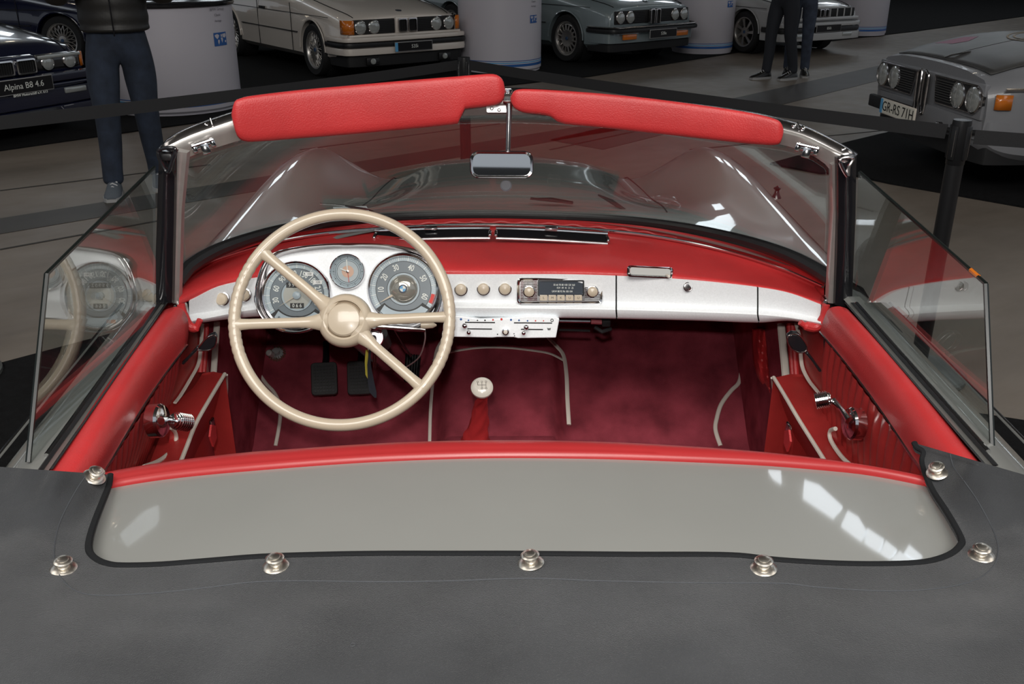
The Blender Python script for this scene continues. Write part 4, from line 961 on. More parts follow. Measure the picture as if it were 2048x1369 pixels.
# ================================================================ doors : padded top, pleated panel, cranks, boxes
for s in(-1,1):
    DP=thing('door_trim',loc=(s*0.62,1.4,0.7),parent=CAR)
    if s<0:
        F_=[at(327,621,z=0.860),at(338,617,z=0.868),at(352,614,z=0.868),at(366,620,z=0.858),at(376,640,z=0.835),at(377,668,z=0.812),at(374,690,z=0.795)]
        B_=[at(104,936,z=0.860),at(122,934,z=0.868),at(150,934,z=0.866),at(172,934,z=0.856),at(190,935,z=0.842),at(202,935,z=0.825),at(212,936,z=0.810)]
    else:
        F_=[at(1698,621,z=0.860),at(1690,616,z=0.868),at(1675,613,z=0.866),at(1658,618,z=0.855),at(1650,632,z=0.835),at(1644,650,z=0.815),at(1640,664,z=0.795)]
        B_=[at(1952,918,z=0.860),at(1940,916,z=0.868),at(1915,918,z=0.866),at(1892,922,z=0.855),at(1872,926,z=0.842),at(1855,929,z=0.825),at(1838,932,z=0.805)]
    rows=[]
    for k in range(21):
        t=-0.0+1.10*k/20; rows.append(spline([a+(b_-a)*t for a,b_ in zip(F_,B_)],3))
    # soft bow outward in the middle of the door
    for k,r_ in enumerate(rows):
        for q in r_: q.x+=s*0.006*math.sin(PI*min(1,k/17))
    g=G().grid(rows); 
    front=[r for r in rows[0]]; cen=sum((Vector(v) for v in front),Vector())/len(front)+Vector((0,0.01,-0.015)); 
    g.grid([front,[cen.lerp(v,0.5)+Vector((0,0.008,-0.004)) for v in front],[cen]*len(front)])
    g.build('padded_top',RED,DP,angle=70)
    f=rows[0][-1]; b_=rows[-1][-1]
    G().tube([r_[-1]+Vector((0,0,-0.001)) for r_ in rows],0.0026,seg=6).build('trim_bead',CHROMED,DP)
    # pleated panel
    g=G(); rr_=[]
    slope=0.42 if s<0 else 0.16
    for k in range(181):
        t=k/180*1.08; p=f+(b_-f)*(t/1.10)
        ph=(k/180*17)%1.0; d=0.012*abs(math.sin(PI*ph))**0.55-0.006
        row=[]
        for j in range(9):
            z=p.z-0.35*j/8; bend=0.020*(j/8)*(1-j/8)*2
            x=p.x+s*(0.80-z)*slope-s*d*(1 if j>0 else 0.2)-s*0.0
            yb=p.y+bend*0.0+0.030*math.sin(min(1,j/3)*PI/2)-0.030
            row.append(Vector((x,yb-0.0,z)))
        rr_.append(row)
    g.grid(rr_).build('pleated_panel',REDD,DP,angle=75)
    # front edge of the door (dark gap) and red door end
    G().tube([rr_[0][j]+Vector((0,0.004,0)) for j in range(9)],0.0035,seg=6).build('door_edge_rubber',BLACK,DP)
    # door opener lever
    if s<0:
        LV=[(366,727),(384,708),(398,693)]; PD=[(395,700),(404,688),(415,676),(428,671),(433,678),(430,692),(421,700),(406,702)]; xx=-0.60
    else:
        LV=[(1640,742),(1626,722),(1612,704)]; PD=[(1575,676),(1584,669),(1596,670),(1606,680),(1614,694),(1612,703),(1600,706),(1586,700),(1578,690)]; xx=0.545
    g=G().tube([at(*q,y=1.66) for q in LV],[0.007,0.006,0.007],seg=8,flat=0.5); pd=[at(*q,y=1.655) for q in PD]; g.prism(pd,(0,0.012,0.004)); g.build('door_lever',BLACKG,DP,bev=0.002)
    G().tube(spline(pd,3,closed=True),0.0014,closed=True,seg=6).build('lever_rim',CHROMED,DP)
    # window crank
    CR=thing('window_crank',loc=at(320 if s<0 else 1700,842,x=s*0.60),parent=DP)
    if s<0:
        hub=at(313,842,x=-0.594); ax=Vector((1,-0.10,0.10)).normalized(); pts=[(322,842),(334,839),(345,841)]; grip=((344,841),(377,846))
    else:
        hub=at(1710,848,x=0.574); ax=Vector((-1,-0.10,0.10)).normalized(); pts=[(1699,842),(1684,820),(1668,802)]; grip=((1664,797),(1630,803))
    G().lathe([(0.028,-0.008),(0.028,0.008),(0.025,0.012),(0.012,0.016),(0.0,0.017)],hub,ax,28).build('crank_hub',CHROME,CR)
    off=lambda q,o:at(*q,x=s*(abs(hub.x)-o))
    G().tube([off(pts[0],0.018),off(pts[1],0.022),off(pts[2],0.026)],[0.007,0.0045,0.006],seg=10).build('crank_arm',CHROME,CR)
    a=off(grip[0],0.028); b2=off(grip[1],0.045) if s<0 else off(grip[1],0.055)
    n=33; path=[a.lerp(b2,k/(n-1)) for k in range(n)]; rad=[0.0085+0.0045*min(1,k/8)+(0.0022 if (k//2)%2 else 0) for k in range(n)]; rad[0]=0.005; rad[-1]=0.008
    G().tube(path,rad,seg=16).build('crank_grip',CHROME,CR)
    # storage box along the door foot
    BX=thing('door_box',loc=(s*0.62,1.6,0.6),parent=DP)
    if s<0:
        zt=0.62
        top_in=[(450,750),(420,800),(392,850),(374,895),(352,950),(330,1000)]; top_out=[(405,747),(385,777),(352,806),(330,850),(300,925),(270,1000)]
        low_in=[(452,752),(452,790),(444,830),(428,862),(408,905),(380,960)]
    else:
        zt=0.62
        top_in=[(1547,757),(1570,795),(1595,838),(1618,875),(1642,913),(1680,975)]; top_out=[(1614,750),(1640,785),(1662,815),(1700,870),(1740,925),(1780,980)]
        low_in=[(1545,758),(1551,800),(1563,840),(1572,870),(1590,910),(1615,960)]
    ti=spline([at(*q,z=zt) for q in top_in],4); to=spline([at(*q,z=zt) for q in top_out],4)
    li=[]
    for k,q in enumerate(spline([Vector((*q,0)) for q in low_in],4)):
        t=k/20; li.append(at(q.x,q.y,z=0.60-0.30*min(1,t*1.3+0.05)))
    rows=[[o_+Vector((0,0,-0.0)),(o_+i_)/2+Vector((0,0,0.006)),i_+Vector((0,0,0.001)),i_.lerp(l_,0.5),l_] for o_,i_,l_ in zip(to,ti,li)]
    g=G().grid(rows); g.add([to[0],ti[0],ti[0]+Vector((0,0.01,-0.35)),to[0]+Vector((0,0.01,-0.35))],[(0,1,2,3)]); g.build('box_shell',REDD,BX,angle=40)
    G().tube([v+Vector((0,0,0.002)) for v in ti],0.0042,seg=8).build('piping',WHITEP,BX)
    G().tube([l_+Vector((-s*0.002,0,0.002)) for l_ in li[:14]],0.0028,seg=8).build('piping',WHITEP,BX)
    # small flap pull with chrome clip
    q_=(424,868) if s<0 else (1577,878)
    k0=[(q_[0]-s*(-4),q_[1]-18),(q_[0]-s*4,q_[1]-16),(q_[0]-s*6,q_[1]+8),(q_[0]+s*0,q_[1]+26),(q_[0]+s*7,q_[1]+6)]
    zz=0.45; g=G().prism([at(a_,b_,x=(-0.635 if s<0 else 0.53)) for a_,b_ in k0],(-s*0.004,0,0)); g.build('pull_tab',RED,BX)
    G().box(at(q_[0]+s*0,q_[1]-20,x=(-0.637 if s<0 else 0.532)),(0.006,0.022,0.022),None,0.002).build('tab_clip',CHROMED,BX)
    # round map pocket edge with white piping at rear of the door
    arc=[(342,856),(350,866),(352,880),(344,898),(330,914),(312,925),(288,934)] if s<0 else [(1671,858),(1661,862),(1660,876),(1668,893),(1684,915),(1700,930)]
    ap=spline([at(*q,x=s*(0.655 if s<0 else 0.60)) for q in arc],5)
    G().tube(ap,0.0042,seg=8).build('piping',WHITEP,BX)
    G().grid([ap,[a_+Vector((s*0.028,0.0,-0.10)) for a_ in ap]]).build('pocket',RED,BX)
# seat rail glimpsed at the left
G().box(at(412,902,z=0.22),(0.03,0.20,0.02),None,0.003).build('seat_rail',mat('zinc',(0.4,0.4,0.4),0.4),CAR)
G().box(at(1594,906,z=0.22),(0.03,0.20,0.02),None,0.003).build('seat_rail',mat('zinc',(0.4,0.4,0.4),0.4),CAR)
# wheels of the convertible (hidden by the body from here)
def wheel(name,c,r,wd,axis_sign,par,style='mesh',rimr=0.66,tyrem=None):
    W=thing(name,loc=c,parent=par); ax=(axis_sign,0,0); c=Vector(c)
    G().lathe([(r*rimr,-wd/2),(r*0.92,-wd/2),(r*0.985,-wd*0.36),(r,-wd*0.2),(r,wd*0.2),(r*0.985,wd*0.36),(r*0.93,wd/2),(r*(rimr+0.02),wd*0.47),(r*rimr,wd*0.40)],c,ax,40,cap=False).build('tyre',tyrem or TYRE,W)
    G().lathe([(0,-wd*0.3),(r*rimr*0.97,-wd*0.3)],c,ax,24,cap=False).build('brake_backplate',BLACKM,W)
    rr=r*rimr
    G().lathe([(rr*0.98,-wd*0.4),(rr*0.86,-wd*0.2),(rr*0.87,wd*0.30),(rr*0.93,wd*0.42),(rr*1.01,wd*0.44),(rr*1.01,wd*0.38)],c,ax,40,cap=False).build('rim_lip',RIM,W)
    M=basis(ax)
    def pl(a,q,z): return c+M@Vector((math.cos(a)*q,math.sin(a)*q,z))
    g=G()
    if style=='mesh':
        for k in range(18):
            a=2*PI*k/18
            for d in(-1,1): g.tube([pl(a,rr*0.22,wd*0.30),pl(a+d*0.17,rr*0.56,wd*0.33),pl(a+d*0.35,rr*0.90,wd*0.26)],rr*0.028,seg=5)
        g.lathe([(rr*0.27,wd*0.22),(rr*0.26,wd*0.34),(rr*0.14,wd*0.36),(0,wd*0.36)],c,ax,24)
    elif style=='slots':
        g.lathe([(rr*0.9,wd*0.18),(rr*0.86,wd*0.30),(rr*0.80,wd*0.33)],c,ax,32,cap=False)
        g.lathe([(rr*0.52,wd*0.22),(rr*0.50,wd*0.36),(rr*0.25,wd*0.30),(0,wd*0.30)],c,ax,32)
        for k in range(16):
            a=2*PI*(k+.5)/16; g.tube([pl(a,rr*0.48,wd*0.33),pl(a,rr*0.84,wd*0.29)],rr*0.055,seg=6)
    else:
        for k in range(7):
            a=2*PI*k/7; g.prism([pl(a-0.30,rr*0.30,wd*0.30),pl(a-0.10,rr*0.88,wd*0.26),pl(a+0.16,rr*0.88,wd*0.26),pl(a+0.10,rr*0.30,wd*0.30)],M@Vector((0,0,wd*0.06)))
        g.lathe([(rr*0.34,wd*0.22),(rr*0.32,wd*0.37),(0,wd*0.37)],c,ax,24)
    g.build('rim_face',RIM,W)
    G().lathe([(rr*0.11,wd*0.35),(rr*0.10,wd*0.40),(0,wd*0.405)],c,ax,16).build('hub_cap',mat('hub_blue',(0.04,0.08,0.16),0.3),W)
    return W
for x,y in((-0.70,3.1),(0.70,3.1),(-0.70,0.45),(0.70,0.45)): wheel('wheel',(x,y,0.335),0.33,0.16,1 if x>0 else -1,CAR,'slots')
# ================================================================ canvas boot cover
TC=thing('boot_cover','black canvas cover with metal studs stretched behind the cockpit of the convertible','cover',(0,0.6,0.85))
INN=[(222,950),(219,972),(208,1000),(194,1035),(184,1065),(179,1090),(182,1106),(196,1119),(216,1127),(245,1130),(320,1128),(420,1120),(520,1112),(640,1108),(760,1106),(900,1106),(1024,1106),(1150,1107),(1280,1108),(1400,1108),(1480,1110),(1560,1119),(1680,1126),(1780,1127),(1850,1123),(1895,1110),(1918,1092),(1921,1078),(1906,1048),(1888,1018),(1866,985),(1852,955),(1843,925),(1846,905),(1832,895),(1827,886)]
OUTN=[(-60,930),(-80,960),(-100,1000),(-120,1050),(-150,1100),(-170,1150),(-200,1220),(-220,1300),(-180,1400),(-50,1500),(150,1560),(320,1590),(480,1600),(640,1600),(760,1600),(900,1600),(1024,1600),(1150,1600),(1280,1600),(1400,1600),(1540,1600),(1680,1590),(1850,1570),(2050,1520),(2200,1440),(2270,1350),(2290,1270),(2280,1200),(2260,1140),(2230,1090),(2200,1050),(2170,1020),(2150,1000),(2130,985),(2115,975),(2100,965)]
def covz(x,y):
    a=abs(x); z=decz(x,max(y,0.9) if y>0.9 else y)+0.012-(max(0,a-0.70)/0.2)**2*0.12+0.048*sm((a-0.545)/0.05)*sm((y-0.98)/0.12)
    return z
nn=4; inn=spline([Vector((*q,0)) for q in INN],nn); out=spline([Vector((*q,0)) for q in OUTN],nn)
rows=[]
for k,(a,b_) in enumerate(zip(inn,out)):
    row=[]
    for j in range(25):
        t=(j/24)**1.35; q=a.lerp(b_,t)
        lift=0.016*sm(t*2.2)+0.005*noise.noise(Vector((q.x*0.006,q.y*0.006,3)))*sm(t*3)+0.0022*noise.noise(Vector((q.x*0.02,q.y*0.03,7)))*sm(t*4)
        # little puckers round the two front corners
        for cx_p,cy_p in((120,960),(1900,930)):
            d=((q.x-cx_p)/110)**2+((q.y-cy_p)/45)**2
            lift+=0.006*math.exp(-d)*math.sin(q.x*0.09+q.y*0.05)
        p=on_surf(q.x,q.y,lambda x,y:covz(x,y)+lift); row.append(p)
    hem=[row[0]+Vector((0,0,-0.008)),row[0]+Vector((0,0,-0.001))+(row[1]-row[0])*0.02]
    rows.append(hem+row[1:])
nrow=len(rows)
CLTH=G().grid(rows).build('canvas',CLOTH,TC,angle=80)
def cvp(px,row,o=0.002): return on_surf(px,row,lambda x,y:covz(x,y)+o+0.004)
# folded dark hem along the opening
hp_=[]
for k,(a,b_) in enumerate(zip(inn,out)):
    d=(b_-a).normalized(); p=a+d*8; hp_.append(rows[k][1].lerp(rows[k][2],0.35)+Vector((0,0,0.001)))
G().tube(hp_,0.0042,seg=8,flat=0.7).build('hem',CLOTHD,TC)
# line of stitching
def nearz(px,row):
    # intersect the ray with the canvas by marching over the grid rows
    best=None
    return None
from mathutils.bvhtree import BVHTree
Vv=[v for r_ in rows for v in r_]; w_=len(rows[0]); Ff=[(i*w_+j,i*w_+j+1,(i+1)*w_+j+1,(i+1)*w_+j) for i in range(nrow-1) for j in range(w_-1)]
BV=BVHTree.FromPolygons(Vv,Ff)
def hit(px,row,o=0.0008):
    d=ray(px,row).normalized(); h=BV.ray_cast(CAM,d)
    if h[0] is None: return None
    n=h[1] if h[1].z>0 else -h[1]
    return h[0]+n*o, n
SEAMS=[[(182,938),(150,985),(118,1050),(108,1110),(118,1150),(150,1182),(200,1192),(300,1188),(420,1176),(500,1166),(600,1163),(760,1165),(900,1163),(1060,1158),(1200,1163),(1400,1167),(1560,1168),(1640,1176),(1760,1183),(1860,1180),(1940,1165),(1982,1140),(1996,1108),(1990,1070),(1960,1010),(1930,965),(1908,935),(1900,905)]]
for S in SEAMS:
    pts=[];
    for q in spline([Vector((*q,0)) for q in S],10):
        h=hit(q.x,q.y,0.0003)
        if h: pts.append(h[0])
    G().tube(pts,0.0007,seg=5).build('stitching',SEAM,TC)
# studs
st=None
for i,(px,row) in enumerate(((187,956),(127,1140),(552,1135),(1062,1129),(1527,1140),(1962,1114),(1876,947))):
    h=hit(px,row); c,n=h; n=(n+Vector((0,0,1.0))).normalized()
    n=(n+Vector((random.uniform(-.12,.12),random.uniform(-.12,.12),0))).normalized()
    S_=thing('stud',loc=c,parent=TC)
    G().lathe([(0.0145,0),(0.0148,0.0012),(0.0125,0.0030),(0.0085,0.0042),(0.0070,0.0045)],c,n,32).build('stud_flange',mat('nickel',(0.90,0.85,0.77),0.30,metal=1),S_)
    G().lathe([(0.0065,0.003),(0.0062,0.008),(0.0100,0.0100),(0.0104,0.0115),(0.0085,0.0130),(0.0065,0.0134),(0.0062,0.0150),(0.0040,0.0160),(0,0.0162)],c,n,32).build('stud_head',mat('nickel',(0.90,0.85,0.77),0.30,metal=1),S_)
for px,row in((706,1292),(2040,1284)):
    h=hit(px,row)
    if h: G().tube([h[0]+Vector((0.0022*math.cos(t),0.0022*math.sin(t),0.0002)) for t in [2*PI*k/14 for k in range(14)]],0.0004,closed=True,seg=4).build('lint_ring',SEAM,TC)
# solid sheet on the cowl, standing in for a reflection in the windshield
q=[at(*p,z=0.905) for p in((664,392),(731,385),(739,410),(672,418))]
for v in q: v.z=hoodz(v.x,v.y)+0.004
q=[Vector((v.x,v.y,hoodz(v.x,v.y)+0.004)) for v in [at(*p,z=0.885) for p in((664,392),(731,385),(739,410),(672,418))]]
SHT=G().prism(q,(0,0,0.0012)).build('reflected_sheet',mat('paper_reflection',(0.55,0.60,0.63),0.7),smooth=False)
tag(SHT,'white sheet on the cowl standing in for a reflection in the windshield glass','paper_reflection')
pu=(q[1]-q[0]); pv=(q[3]-q[0])
g=G()
for k in range(7): g.box(q[0]+pu*0.55+pv*(0.15+0.1*k)+Vector((0,0,0.0016)),(pu.length*0.5*(0.8+0.2*(k%2)),0.002,0.0006))
g.build('print_lines',mat('grey_print2',(0.25,0.27,0.3),0.6),SHT,smooth=False,kind='stuff')
# ================================================================ barrier posts and belts
POSTM=mat('satin_black_metal',(0.010,0.010,0.011),0.35)
def post(loc,label,baser=0.17):
    x,y=loc; T=thing('barrier_post',label,'barrier post',(x,y,0),'black belt barrier posts around the convertible')
    G().lathe([(baser,0.012),(baser,0.026),(baser*0.96,0.034),(0.06,0.042),(0.034,0.050)],(x,y,0.0),(0,0,1),40).build('base',mat('post_base_grey',(0.10,0.105,0.10),0.4),T)
    G().lathe([(0.0290,0.03),(0.0290,0.80)],(x,y,0),(0,0,1),28).build('pole',POSTM,T)
    G().lathe([(0.0292,0.80),(0.0305,0.802),(0.0305,0.940),(0.0295,0.950),(0.0,0.952)],(x,y,0),(0,0,1),28).build('belt_head',POSTM,T)
    for a in(0,90,180,270):
        M=Matrix.Rotation(R(a+32),3,'Z'); G().box(Vector((x,y,0.875))+M@Vector((0.0300,0,0)),(0.012,0.024,0.115),M,0.004).build('belt_slot',POSTM,T)
        G().tube([Vector((x,y,0.83))+M@Vector((0.0365,0.006,0)),Vector((x,y,0.92))+M@Vector((0.0365,0.006,0))],0.0010,seg=6).build('slot_edge',CHROMED,T)
    return T
PC=(-0.225,5.03); PR=(1.512,3.235); PL=(-2.07,3.24)
post(PC,'black barrier post standing straight behind the windshield of the convertible')
post(PR,'black barrier post near the right window, in front of the rally coupe')
post(PL,'barrier post at the left edge of which only the round base shows',0.17)
BELT=mat('black_webbing',(0.0095,0.0095,0.011),0.75,bump=0.3,bscale=400)
def belt(a,b,z0,z1,label,sag=0.012,trim=0.045):
    A=Vector((*a,0)); B=Vector((*b,0)); d=(B-A).normalized(); A+=d*trim; B-=d*trim; n=Vector((-d.y,d.x,0))*0.0012; rows=[]
    for k in range(21):
        t=k/20; p=A.lerp(B,t); z=z0+(z1-z0)*t-sag*4*t*(1-t); tw=0.004*math.sin(t*5)
        rows.append([p+n+Vector((tw,0,z-0.024)),p+n+Vector((0,0,z+0.024)),p-n+Vector((0,0,z+0.024)),p-n+Vector((tw,0,z-0.024))])
    g=G().grid(rows,cu=True); N=len(g.V); g.F+=[(0,1,2,3),(N-4,N-3,N-2,N-1)]; g.MI+=[0,0]
    tag(g.build('barrier_belt',BELT),label,'belt')
belt(PC,PR,0.915,0.905,'black belt stretched between the middle and the right barrier post')
belt(PL,PC,0.905,0.915,'black belt crossing in front of the standing man on the left')
belt(PR,(3.1,2.75),0.895,0.90,'black belt running from the right barrier post out of the picture')
# ================================================================ white display plinths
def plinth(px,row,r,label,sign_px,sign_row,h=0.95,ry=1.0,signw=0.16):
    b=at(px,row,z=0); d=Vector((b.x-CAM.x,b.y,0)).normalized(); c=b+d*r; c.z=0
    T=thing('display_plinth',label,'plinth',c)
    G().lathe([(r*0.97,0.015),(r*0.97,0.03),(r,0.05),(r,h-0.03)],c,(0,0,1),56).build('drum',WHITE,T)
    G().lathe([(r*1.03,h-0.03),(r*1.04,h-0.02),(r*1.04,h),(r*1.02,h+0.008),(0,h+0.008)],c,(0,0,1),56).build('top_plate',BLACKG,T)
    for z0,z1,m_ in((0.085,0.115,BLUE),(0.125,0.137,LBLUE),(0.147,0.155,BLUE)):
        G().lathe([(r+0.0005,z0),(r+0.002,z0+0.001),(r+0.002,z1-0.001),(r+0.0005,z1)],c,(0,0,1),56,cap=False).build('stripe',m_,T)
    # sign on the side: find the point on the drum under the pixel
    q=ray(sign_px,sign_row); o=CAM-c; A=q.x**2+q.y**2; B=2*(o.x*q.x+o.y*q.y); C_=o.x**2+o.y**2-r*r; D_=B*B-4*A*C_
    if D_<0: return T
    t=(-B-math.sqrt(D_))/(2*A); p=CAM+q*t; ang=math.atan2(p.y-c.y,p.x-c.x); w_=signw; hh=w_*0.68
    def sq(u,v,o_=0.003): a=ang+u/r; return Vector((c.x+(r+o_)*math.cos(a),c.y+(r+o_)*math.sin(a),p.z+v))
    S=thing('sign',loc=p,parent=T)
    G().grid([[sq(-w_/2+w_*k/8,-hh/2) for k in range(9)],[sq(-w_/2+w_*k/8,hh/2) for k in range(9)]]).build('map_panel',BLUE,S)
    blobs=[[(-.44,.34),(-.25,.40),(-.10,.30),(-.18,.12),(-.26,.02),(-.34,.10),(-.42,.22)],[(-.22,-.02),(-.10,-.06),(-.12,-.22),(-.19,-.42),(-.24,-.2)],[(0,.32),(.10,.38),(.12,.18),(.02,.14)],[(0,.10),(.13,.10),(.17,-.04),(.09,-.30),(.03,-.08)],[(.14,.36),(.42,.40),(.46,.20),(.34,.06),(.24,.12),(.16,.10)],[(.32,-.14),(.44,-.12),(.42,-.30),(.32,-.26)]]
    g=G()
    for bl in blobs: g.add([sq(x*w_,y*hh,0.005) for x,y in bl],[tuple(range(len(bl)))])
    g.build('map_print',WHITE,S,smooth=False)
    M=basis(Vector((math.cos(ang),math.sin(ang),0)))
    for i,(tx,s_) in enumerate((('BMW Group',0.036),('Classic',0.030),('Heritage',0.026))):
        V_,F_=text_geo(tx,s_,sq(-w_*0.05,hh*0.5+0.20-0.05*i,0.004),M,0.0004); G().add(V_,F_).build('sign_text',mat('grey_print',(0.22,0.21,0.24),0.5),S,smooth=False)
    G().lathe([(0.018,0.001),(0.018,0.003),(0.013,0.003),(0.013,0.001)],sq(-w_*0.35,hh*0.5+0.30,0.002),M@Vector((0,0,1)),16,cap=False).build('sign_emblem',mat('grey_print',(0.22,0.21,0.24),0.5),S)
    return T
plinth(358,236,0.60,'white round plinth with blue stripes behind the standing man',441,78,h=0.965,signw=0.17)
plinth(1000,150,0.50,'white round plinth between the silver and the grey-blue saloon',1067,38,h=0.965,signw=0.13)
plinth(1402,111,0.42,'white round plinth between the grey-blue saloon and the white coupe',1461,8,h=0.965,signw=0.12)
plinth(1716,74,0.42,'white round plinth behind the white coupe, farthest of the four',1745,-40,h=0.965)
# ================================================================ people
def skinmesh(name,pts,edges,m,parent,sub=2,root=0,base=None):
    me=bpy.data.meshes.new(name); base=Vector(base or (0,0,0))
    me.from_pydata([Vector(p[:3]) for p in pts],edges,[]); o=bpy.data.objects.new(name,me); COL.objects.link(o)
    me.materials.append(m)
    sk=o.modifiers.new('skin','SKIN'); sk.use_smooth_shade=True
    me.update()
    if not me.skin_vertices:
        bm=bmesh.new(); bm.from_mesh(me); bm.verts.layers.skin.verify(); bm.to_mesh(me); bm.free()
    for i,p in enumerate(pts):
        r=p[3]; me.skin_vertices[0].data[i].radius=(r,r*(p[4] if len(p)>4 else 1)); me.skin_vertices[0].data[i].use_root=(i==root)
    s_=o.modifiers.new('sub','SUBSURF'); s_.levels=sub; s_.render_levels=sub
    if parent: o.parent=parent
    ORG[o]=worg(parent)
    return o
def person(name,label,loc,rz,feet,jean_m,jack_m,shoe_m,hand=((0.12,-0.42,1.32),(-0.12,-0.42,1.32)),s=1.0,hem=0.92,stout=1.0,knee=0.0,look=0):
    "local frame: faces -y; feet = ((x,y),(x,y)) of right(-x) and left(+x) ankles"
    T=thing(name,label,'person',(0,0,0)); w_=stout
    (ax,ay),(bx,by)=feet
    def leg(sx,fx,fy):
        hx=sx*0.085; return [(hx,0,0.83,0.100*w_),((hx*0.6+fx*0.4),fy*0.35-0.01,0.70,0.092*w_),((hx+fx)/2,fy*0.5-0.03-knee,0.50,0.070*w_),((hx*0.3+fx*0.7),fy*0.75+0.0,0.30,0.063*w_),(fx,fy+0.01,0.12,0.055*w_),(fx,fy+0.005,0.055,0.062*w_)]
    # body: one continuous figure (trunk, legs, arms, neck)
    P0=[(0,0,0.95,0.10),(0,0.0,1.12,0.12),(0,0.0,1.30,0.145),(0,0.01,1.42,0.10),(0,0.0,1.50,0.055)]; E0=[(0,1),(1,2),(2,3),(3,4)]
    for sx,fx,fy in((-1,ax,ay),(1,bx,by)):
        b0=len(P0); L=[(x,y,z,r*0.7) for x,y,z,r in leg(sx,fx,fy)]; P0+=L; E0+=[(0,b0)]+[(b0+i,b0+i+1) for i in range(len(L)-1)]
    for sx,(hx,hy,hz) in((-1,hand[1]),(1,hand[0])):
        b0=len(P0); ex,ey,ez=sx*0.27,0.02,1.13
        if hz<1.0: ex,ey,ez=sx*0.26,0.04,1.14
        P0+=[(sx*0.16,0,1.41,0.055),(sx*0.215,0,1.36,0.05),(ex,ey,ez,0.040),(hx,hy,hz,0.028)]; E0+=[(3,b0),(b0,b0+1),(b0+1,b0+2),(b0+2,b0+3)]
    skinmesh('body',P0,E0,SKIN,T,1)
    # jeans
    PJ=[(0,0.0,1.05,0.140*w_,0.82),(0,0.0,0.97,0.148*w_,0.82),(0,0,0.89,0.150*w_,0.82)]; EJ=[(0,1),(1,2)]
    for sx,fx,fy in((-1,ax,ay),(1,bx,by)):
        b0=len(PJ); L=leg(sx,fx,fy); PJ+=L; EJ+=[(2,b0)]+[(b0+i,b0+i+1) for i in range(len(L)-1)]
    skinmesh('jeans',PJ,EJ,jean_m,T,2)
    # jacket with quilted rolls
    if jack_m:
        PK=[(0,0,hem,0.178*w_,0.80),(0,0,hem+0.035,0.188*w_,0.80)]; z=hem+0.05; k=0
        while z<1.40:
            PK.append((0,0.0,z,(0.178+0.012*(k%2))*w_*(1.0 if z<1.25 else 0.95),0.76)); z+=0.042; k+=1
        EK=[(i,i+1) for i in range(len(PK)-1)]; ch=len(PK)-1; PK.append((0,0.01,1.46,0.085)); EK.append((ch,len(PK)-1)); PK.append((0,0.0,1.50,0.075)); EK.append((len(PK)-2,len(PK)-1))
        for sx,(hx,hy,hz) in((-1,hand[1]),(1,hand[0])):
            ex,ey,ez=sx*0.30,0.02,1.12; sh=Vector((sx*0.21,0,1.38)); el=Vector((ex,ey,ez)); wr=Vector((hx,hy,hz)); b0=len(PK); pts=[]
            for q in range(5): p=sh.lerp(el,q/4); pts.append((*p,(0.072+0.006*(q%2))*w_))
            for q in range(1,6): p=el.lerp(wr,q/5*0.92); pts.append((*p,(0.060+0.005*(q%2)-0.004*q)*w_))
            PK+=pts; EK+=[(ch,b0)]+[(b0+i,b0+i+1) for i in range(len(pts)-1)]
        skinmesh('jacket',PK,EK,jack_m,T,2)
        G().tube([Vector((0.0,-0.158*w_,hem+0.0)),Vector((0,-0.166*w_,1.1)),Vector((0,-0.160*w_,1.3)),Vector((0,-0.10*w_,1.46))],0.004,seg=6).build('zipper',BLACKG,T)
    # head
    H=thing('head',loc=(0,-0.02,1.63),parent=T)
    rows=[]
    for i in range(15):
        a=-PI/2+PI*i/14; row=[]
        for k in range(24):
            b_=2*PI*k/24; x=math.cos(a)*math.cos(b_); y=math.cos(a)*math.sin(b_); z=math.sin(a)
            X=0.074*x*(1-0.16*max(0,-z)); Y=0.094*y-0.02*(1 if z<0 else 0)*max(0,-z)*(-1 if y>0 else 1)*0.5; Z=1.635+0.115*z
            if y<-0.75 and abs(x)<0.25: Y-=0.016*math.exp(-((z+0.12)/0.16)**2)*math.exp(-(x/0.14)**2)
            row.append((X,Y-0.015,Z))
        rows.append(row)
    G().grid(rows,cu=True).build('face',SKIN,H)
    g=G()
    for i in range(9):
        a=-0.1+ (PI/2+0.1)*i/8
    hr=[]
    for i in range(10):
        a=-0.25+(PI/2+0.25)*i/9; hr.append([(0.081*math.cos(a)*math.cos(2*PI*k/24),0.100*math.cos(a)*math.sin(2*PI*k/24)+0.004+(0.028 if (math.sin(2*PI*k/24)<-0.5 and a<0.55) else 0),1.645+0.118*math.sin(a)) for k in range(24)])
    G().grid(hr,cu=True).build('hair',HAIR,H)
    for sx in(-1,1):
        G().ball((sx*0.028,-0.098,1.645),0.011,10).build('eye',DIALW,H); G().ball((sx*0.028,-0.107,1.645),0.005,8).build('iris',HAIR,H)
        G().ball((sx*0.076,-0.005,1.63),0.024,10,(0.4,0.7,1.2)).build('ear',SKIN,H)
    G().ball((0,-0.105,1.575),0.018,10,(1.2,0.4,0.35)).build('mouth',mat('lips',(0.35,0.12,0.10),0.5),H)
